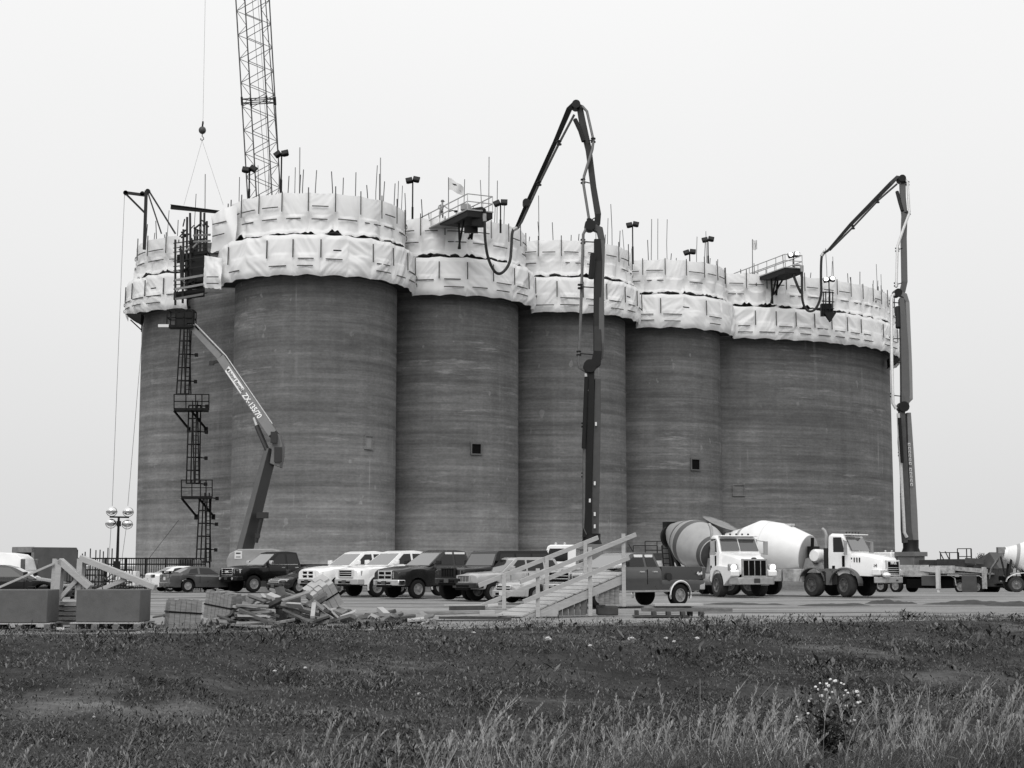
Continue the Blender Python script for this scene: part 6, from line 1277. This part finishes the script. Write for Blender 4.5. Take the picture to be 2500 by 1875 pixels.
def light_tower():
    Y = 85; p = PT(285, 1440, Y); p.z = 0; o = thing('light_tower', 'mobile light tower with four globe lamps on a dark mast', 'light tower', p); q = lambda u, v: PT(u, v, Y) - p
    b = MB(); b.beam((q(285, 1400).x, 0, 0), q(290, 1262), .16, .16, up=(0, 1, 0), w2=.1, h2=.1); b.beam((q(284, 1400).x, -.05, 0), q(286, 1370), .3, .3, up=(0, 1, 0)); b.build('mast', 'steel_black', o)
    b = MB(); b.beam(q(268, 1262), q(315, 1263), .09, .09); b.beam(q(290, 1272), q(290, 1285), .2, .2); b.build('crossbar', 'steel_black', o)
    for u, v in ((273, 1247), (313, 1248), (271, 1276), (311, 1278)):
        b = MB(); b.ball(q(u, v), .28, 18, (1, 1, .75)); g = b.build('globe_lamp', 'chrome', o); b = MB(); c = q(u, v); b.tube([c + Vector((.3 * math.cos(t), 0, -.02 + .28 * math.sin(t) * (-1))) for t in [math.pi * k / 8 for k in range(9)]], .02, 5); b.build('lamp_bracket', 'steel_light', g)
    b = MB(); b.box((q(285, 1400).x + .3, .2, .7), (1.6, 1.0, .8)); b.build('generator', 'offwhite', o, bevel=.05)
    b = MB()
    for s in (-1, 1): b.lathe([(.3, -.08), (.3, .08)], 16, Matrix.Translation((q(285, 1400).x + .3, .2 + s * .55, .3)) @ Matrix.Rotation(R_(90), 4, 'X'))
    b.build('wheel', 'rubber', o)
light_tower()
o = thing('electrical_cabinet', 'small dark slatted cabinet at the foot of the ladder tower', 'cabinet', (gx(455, 113.5), 113.5, zg(113.5)))
b = MB(); b.box((0, 0, 1.2), (1.0, .6, 2.6)); b.build('box', 'container', o, bevel=.02); b = MB()
for k in range(5): b.box((-.36 + k * .18, -.32, 1.5), (.09, .05, 1.7))
b.build('slat', 'steel_black', o, ang=0)
b = MB(); b.box((0, 0, 1.15), (.55, .4, 2.3)); o = b.build('tall_box', 'lift_grey', None, bevel=.02); o.location = (gx(483, 112.5), 112.5, zg(112.5)); tag(o, 'narrow pale box standing right of the slatted cabinet', 'box')
# ---------------------------------------------------------------- distant trees at the right
def tree(label, x, y, h, seed):
    rnd = np.random.default_rng(seed); o = thing('tree', label, 'tree', (x, y, zg(200)), 0, 'trees on the horizon')
    b = MB(); b.tube([(0, 0, 0), (.1, 0, h * .45), (0, .1, h * .8)], h * .03, 6, h * .008)
    for k in range(5): a = k * 1.3; b.tube([(0, 0, h * (.3 + .08 * k)), (math.cos(a) * h * .22, math.sin(a) * h * .22, h * (.5 + .08 * k))], h * .012, 5, h * .004)
    b.build('trunk', 'timber_dark', o)
    n = 1500; cl = rnd.normal(0, 1, (16, 3)); cl /= np.linalg.norm(cl, axis=1)[:, None]; cl *= np.array([.3, .3, .3]) * h * rnd.random((16, 1)) ** .4; cl[:, 2] += h * .62
    c = cl[rnd.integers(0, 16, n)] + rnd.normal(0, h * .06, (n, 3)); s = h * .022
    v = (c[:, None, :] + rnd.normal(0, s, (n, 3, 3))).reshape(-1, 3); me = bpy.data.meshes.new('crown'); me.from_pydata(v.tolist(), [], np.arange(n * 3).reshape(-1, 3).tolist()); link('crown', me, 'far_leaf', o, 0)
for k, (u, Y, h) in enumerate(((2385, 330, 3.2), (2405, 320, 3.9), (2340, 340, 2.2), (2425, 330, 2.9), (2318, 350, 1.8), (2480, 300, 3.2))):
    tree(('low far tree rising just right of the pump truck railings', 'tallest far tree on the right horizon', 'low bushy far tree behind the pump truck pipes', 'far tree left of the hopper cover', 'smallest far tree on the right horizon', 'far tree at the right edge behind the cut off mixer')[k], gx(u, Y), Y, h + 1.1, 40 + k)
# ---------------------------------------------------------------- vegetation of the bank
def ground_at(xs, ys): return np.array([field_z(x, y) for x, y in zip(xs, ys)])
def scatter(n, y0, y1, rng, edge=False):
    y = rng.uniform(y0, y1, n) if not edge else None
    x = rng.uniform(-1, 1, n) * (y * .345 + 1.2)
    return x, y
def leaves(name, label, n, size, upr, rng, ypow, mt, dens, mn=0, yr=(15.5, 45)):
    y = yr[0] + (yr[1] - yr[0]) * rng.random(n) ** ypow; x = rng.uniform(-1, 1, n) * (y * .345 + 5)
    k = np.array([(yedge(a) + .25 - b) > 0 and (mnoise.noise((a * dens * .6, b * dens * 1.5, 3)) + .5 * mnoise.noise((a * dens * 3, b * dens * 5, 9)) + mn) > rng.random() * .7 - .35 for a, b in zip(x, y)]); x, y = x[k], y[k]; n = len(x)
    k = np.array([dryness(a, b) < rng.random() * 2.2 - .1 for a, b in zip(x, y)]); x, y = x[k], y[k]; n = len(x)
    z = ground_at(x, y); r = np.array([1 + .7 * mnoise.noise((a * .8, b * .8, 20)) for a, b in zip(x, y)])
    c = np.stack([x, y, z], 1); az = rng.uniform(0, 2 * np.pi, n); L = size * (.5 + rng.random(n)) * r; wd = L * rng.uniform(.12, .4, n) if upr < .9 else L * .09
    d = np.stack([np.cos(az) * (1 - upr * rng.random(n)), np.sin(az) * (1 - upr * rng.random(n)), .25 + upr * rng.random(n)], 1); d /= np.linalg.norm(d, axis=1)[:, None]
    s = np.stack([-np.sin(az), np.cos(az), np.zeros(n)], 1); h0 = (rng.random(n) ** 2 * .16 * r)[:, None] * np.array([0, 0, 1])
    b0 = c + h0; mid = b0 + d * (L * .55)[:, None]; tip = b0 + d * L[:, None] - np.array([0, 0, 1]) * (L * .25 * (1 - upr))[:, None]
    v = np.stack([b0 - s * wd[:, None] * .15, b0 + s * wd[:, None] * .15, mid + s * wd[:, None] * .5, tip, mid - s * wd[:, None] * .5], 1).reshape(-1, 3)
    f = np.arange(n * 5).reshape(-1, 5); o = arr_mesh(name, v, f, mt); tag(o, label, name.replace('_', ' '), None, 'stuff')
rg = np.random.default_rng(11)
leaves('weeds', 'dark low broad leaved weeds covering the bank below the gravel', 280000, .065, .45, rg, .75, 'weed', .45, .12, (17, 46))
leaves('grass', 'short dark grass growing over the bank', 160000, .08, .8, rg, .9, 'grass', .5, .1, (15.5, 45))
leaves('dry_grass', 'short pale dry grass in patches on the middle of the bank', 130000, .07, .75, rg, .9, 'dry', .28, -.08, (20, 38))
leaves('edge_weeds', 'taller weeds along the upper edge of the bank by the gravel', 34000, .17, .7, rg, .6, 'weed', .8, -.2, (31, 47))
def stalks():
    rng = np.random.default_rng(5); V, F_ = [], []
    def quad(p, q, w): 
        i = len(V); V.extend([(p[0] - w, p[1], p[2]), (p[0] + w, p[1], p[2]), (q[0] + w * .7, q[1], q[2]), (q[0] - w * .7, q[1], q[2])]); F_.append((i, i + 1, i + 2, i + 3))
    pts = []
    tries = 0
    while tries < 5200:
        tries += 1
        y = rng.uniform(17.5, 23.5); x = rng.uniform(-1, 1) * (y * .345 + .5); u = (x / y)
        dens = .03 + .19 * max(0, min(1, (u + .16) / .22)) + .10 * max(0, min(1, (u - .05) / .2))
        dens *= .45 + 1.1 * max(0, .5 + mnoise.noise((x * .7, y * .7, 31)))
        if y > 21.5 and rng.random() < .6: continue
        if rng.random() < dens * .6: pts.append((x, y))
    for x, y in pts:
        z = field_z(x, y); h = min(1.2, rng.gamma(7, .1)) * (1.0 if x / y > -.1 else .8); lean = rng.normal(.13, .12); ly = rng.normal(0, .08); p = np.array([x, y, z]); n = 6
        prev = p
        for k in range(1, n + 1):
            t = k / n; q = p + np.array([lean * t * t * h * 1.6, ly * t * h, h * t * (1 - .08 * t)]); quad(prev, q, .0026); prev = q
        m = int(rng.integers(12, 30)) if rng.random() < .72 else 0
        for k in range(m):
            t = .66 + .36 * k / m; c = p + np.array([lean * t * t * h * 1.6, ly * t * h, h * t * (1 - .08 * t)]); a = rng.uniform(0, 6.28); l = .028 + .03 * (1 - abs(2 * k / m - .8)); e = np.array([math.cos(a) * l * .55 + lean * .06, math.sin(a) * l * .5, l * 1.1]); quad(c, c + e, .0055)
        for k in range(int(rng.integers(1, 4))):
            a = rng.uniform(0, 6.28); l = rng.uniform(.18, .4); b0 = p + np.array([0, 0, h * rng.uniform(.02, .35)]); m1 = b0 + np.array([math.cos(a) * l * .4, math.sin(a) * l * .4, l * .7]); quad(b0, m1, .005); quad(m1, m1 + np.array([math.cos(a) * l * .4, math.sin(a) * l * .4, -l * .05]), .0035)
    o = arr_mesh('tall_grass', V, F_, 'stalk'); tag(o, 'tall dry grass stalks with seed heads along the foreground', 'tall grass', None, 'stuff')
    V.clear(); F_.clear()
    for k in range(42000):
        y = rng.uniform(17, 26); x = rng.uniform(-1, 1) * (y * .345 + .5); u = x / y
        w = max(0, min(1, (u + .02) / .28)) * max(0, min(1, (21.6 - y + 13 * (u - .1)) / 3.0)) * .8 + .035
        if rng.random() > w: continue
        z = field_z(x, y); h = rng.uniform(.15, .42); l = rng.normal(.05, .09); p = np.array([x, y, z]); m1 = p + np.array([l, rng.normal(0, .05), h * .65]); quad(p, m1, .005); quad(m1, m1 + np.array([l * 1.8, rng.normal(0, .05), h * .35]), .003)
    o = arr_mesh('undergrass', V, F_, 'undergrass'); tag(o, 'thick pale grass between the stalks in the lower right foreground', 'grass', None, 'stuff')
stalks()
def thistle():
    Y = 19.5; p = PT(2035, 1850, Y); p.z = field_z(p.x, Y); o = thing('thistle', 'bushy thistle with many fluffy white seed heads in the right foreground', 'thistle', p); rnd = random.Random(21); b = MB(); lf = MB(); tops = []
    for k in range(17):
        a = rnd.uniform(0, 6.28); u, v = rnd.uniform(1955, 2105), rnd.uniform(1665, 1750); t = PT(u, v, Y + rnd.uniform(-.25, .25)) - p; o0 = Vector((rnd.uniform(-.16, .16), rnd.uniform(-.15, .15), 0)); b.tube(smooth([o0, o0.lerp(t, .5) + Vector((t.x * .12, 0, 0)), t], 2), .010, 5, .004); tops.append(t)
        for j in range(46):
            f = rnd.uniform(.1, .96); c = o0.lerp(t, f) + Vector((rnd.gauss(0, .06), rnd.gauss(0, .06), 0)); a = rnd.uniform(0, 6.28); l = rnd.uniform(.08, .2); d = Vector((math.cos(a), math.sin(a), rnd.uniform(.1, .7))).normalized(); s = d.cross(Vector((0, 0, 1))).normalized() * l * .16
            lf.add([c, c + d * l * .4 + s, c + d * l * .55 + s * .5, c + d * l, c + d * l * .55 - s * .5, c + d * l * .4 - s], [(0, 1, 2, 3, 4, 5)])
    b.build('stem', 'thistle_leaf', o); lf.build('leaf', 'thistle_leaf', o, ang=0)
    for k, (u, v) in enumerate(((2027, 1659), (2039, 1663), (2018, 1670), (2022, 1675), (2054, 1668), (2060, 1671), (2002, 1668), (1991, 1677), (1998, 1684), (2016, 1684), (2065, 1686), (2070, 1692), (2062, 1699), (2092, 1689), (2095, 1698), (2100, 1714), (2094, 1716), (1976, 1712), (1995, 1711), (2010, 1713), (2025, 1704), (2048, 1713), (2045, 1717), (2016, 1727), (2066, 1724), (1973, 1742), (2054, 1737), (1945, 1750), (2078, 1762), (2086, 1759), (2031, 1690), (1947, 1757), (2005, 1700), (1980, 1707))):
        c = PT(u, v, Y + rnd.uniform(-.2, .2)) - p; r = rnd.uniform(.012, .025); q = MB(); q.ball(c, r, 10, (1, 1, .85))
        for j in range(8): a = j * .8; q.ball(c + Vector((math.cos(a), math.sin(a), rnd.uniform(-.3, .9))) * r * .6, r * .5, 6)
        f = q.build('flower_head', 'fluff', o); s = MB(); s.tube([c - Vector((0, 0, r * .7)), c - Vector((rnd.uniform(-.02, .02), 0, rnd.uniform(.1, .2)))], .004, 4); s.build('flower_stalk', 'thistle_leaf', f)
thistle()
# stones and clods
rnd = random.Random(17)
def stone(label, u, v, wpx, m='stone', grp='pale stones on the bank'):
    Y = 40
    for _ in range(40):
        d = ray(u, v); p = PT(u, v, Y); Y += (CAMZ + d.z / d.y * Y - field_z(p.x, Y)) / max(.02, -d.z / d.y) * .4; Y = max(16, min(46, Y))
    p = PT(u, v, Y); r = wpx * Y / 3824 / 2; bm = bmesh.new(); bmesh.ops.create_icosphere(bm, subdivisions=3, radius=1)
    sd = rnd.uniform(0, 90)
    for q in bm.verts: k = 1 + .55 * mnoise.noise(q.co * 1.3 + Vector((sd, 0, 0))) + .12 * mnoise.noise(q.co * 4 + Vector((sd, 0, 0))); q.co = Vector((q.co.x * r * k, q.co.y * r * .9 * k, q.co.z * r * .65 * k))
    me = bpy.data.meshes.new('stone'); bm.to_mesh(me); bm.free(); o = link('stone', me, m, None, 40); o.location = p; tag(o, label, 'stone', grp)
for lab, u, v, w in (('largest pale stone, on the bank below the mixer trucks', 1757, 1572, 27), ('pale rounded stone left of the largest stone, alone', 1540, 1561, 18), ('small white stone nearest left of the largest stone', 1646, 1566, 11), ('small white stone above the gap left of the largest stone', 1626, 1558, 9), ('white stone just above and left of the largest stone', 1702, 1558, 10),
    ('flat pale stone below the timber ramp', 1338, 1560, 15), ('pale stone far right on the upper bank', 2279, 1571, 16), ('small stone between the largest stone and the right edge', 1904, 1571, 11), ('pale stone below the lumber stack at the ramp foot', 1155, 1546, 14), ('small stone near the upper bank edge at right', 2076, 1557, 9), ('small white stone low on the middle bank', 743, 1678, 8), ('white stone in the middle of the bank below the ramp', 1022, 1694, 9),
    ('small white stone beside the bare patch at left', 230, 1750, 8), ('white stone low at left between grass', 130, 1805, 9), ('white stone low at left, right of its neighbour', 203, 1803, 7), ('white stone on the slope below the low plank pile', 745, 1630, 8), ('white stone high on the slope right of centre', 1440, 1576, 9), ('small stone on the slope left of centre', 671, 1638, 8), ('stone on the slope at the far right', 2383, 1562, 8), ('small stone below the thistle row at centre', 999, 1802, 9)):
    stone(lab, u, v, w)
stone('dark clod on the bare patch at the right', 2402, 1640, 22, 'rust', None); stone('dark clod on the slope below the ramp', 1025, 1704, 26, 'rust', None); stone('dark clod at the lower right bare patch', 2465, 1650, 15, 'rust', None)
# low heaps of dirt along the gravel
for k, (lab, u, v, w, h) in enumerate((('low dark dirt heap in front of the lettered mixer', 2178, 1472, 1.1, .16), ('long low dirt ridge in front of the pump truck', 2385, 1474, 2.2, .17), ('small dirt heap at the right edge', 2475, 1476, 1.2, .13), ('thin dirt ridge in front of the striped mixer', 1815, 1474, 2.0, .08), ('thin dirt ridge left of the lettered mixer front', 2050, 1476, 1.8, .09))):
    g = G(u, v); vv, ff = [], []; nx, ny = 28, 10
    for i in range(nx + 1):
        for j in range(ny + 1):
            s, t = i / nx * 2 - 1, j / ny * 2 - 1; z = max(0, 1 - s * s) * max(0, 1 - t * t) * h * (1 + .9 * mnoise.noise((s * 4 + k * 9, t * 2, 1))) - .06
            vv.append((s * w, t * .7, z))
    for i in range(nx):
        for j in range(ny): ff.append((i * 11 + j, (i + 1) * 11 + j, (i + 1) * 11 + j + 1, i * 11 + j + 1))
    o = arr_mesh('dirt_heap', vv, ff, 'rust', 60); o.location = (g.x, g.y, 0); tag(o, lab, 'dirt heap', 'dirt heaps on the gravel')
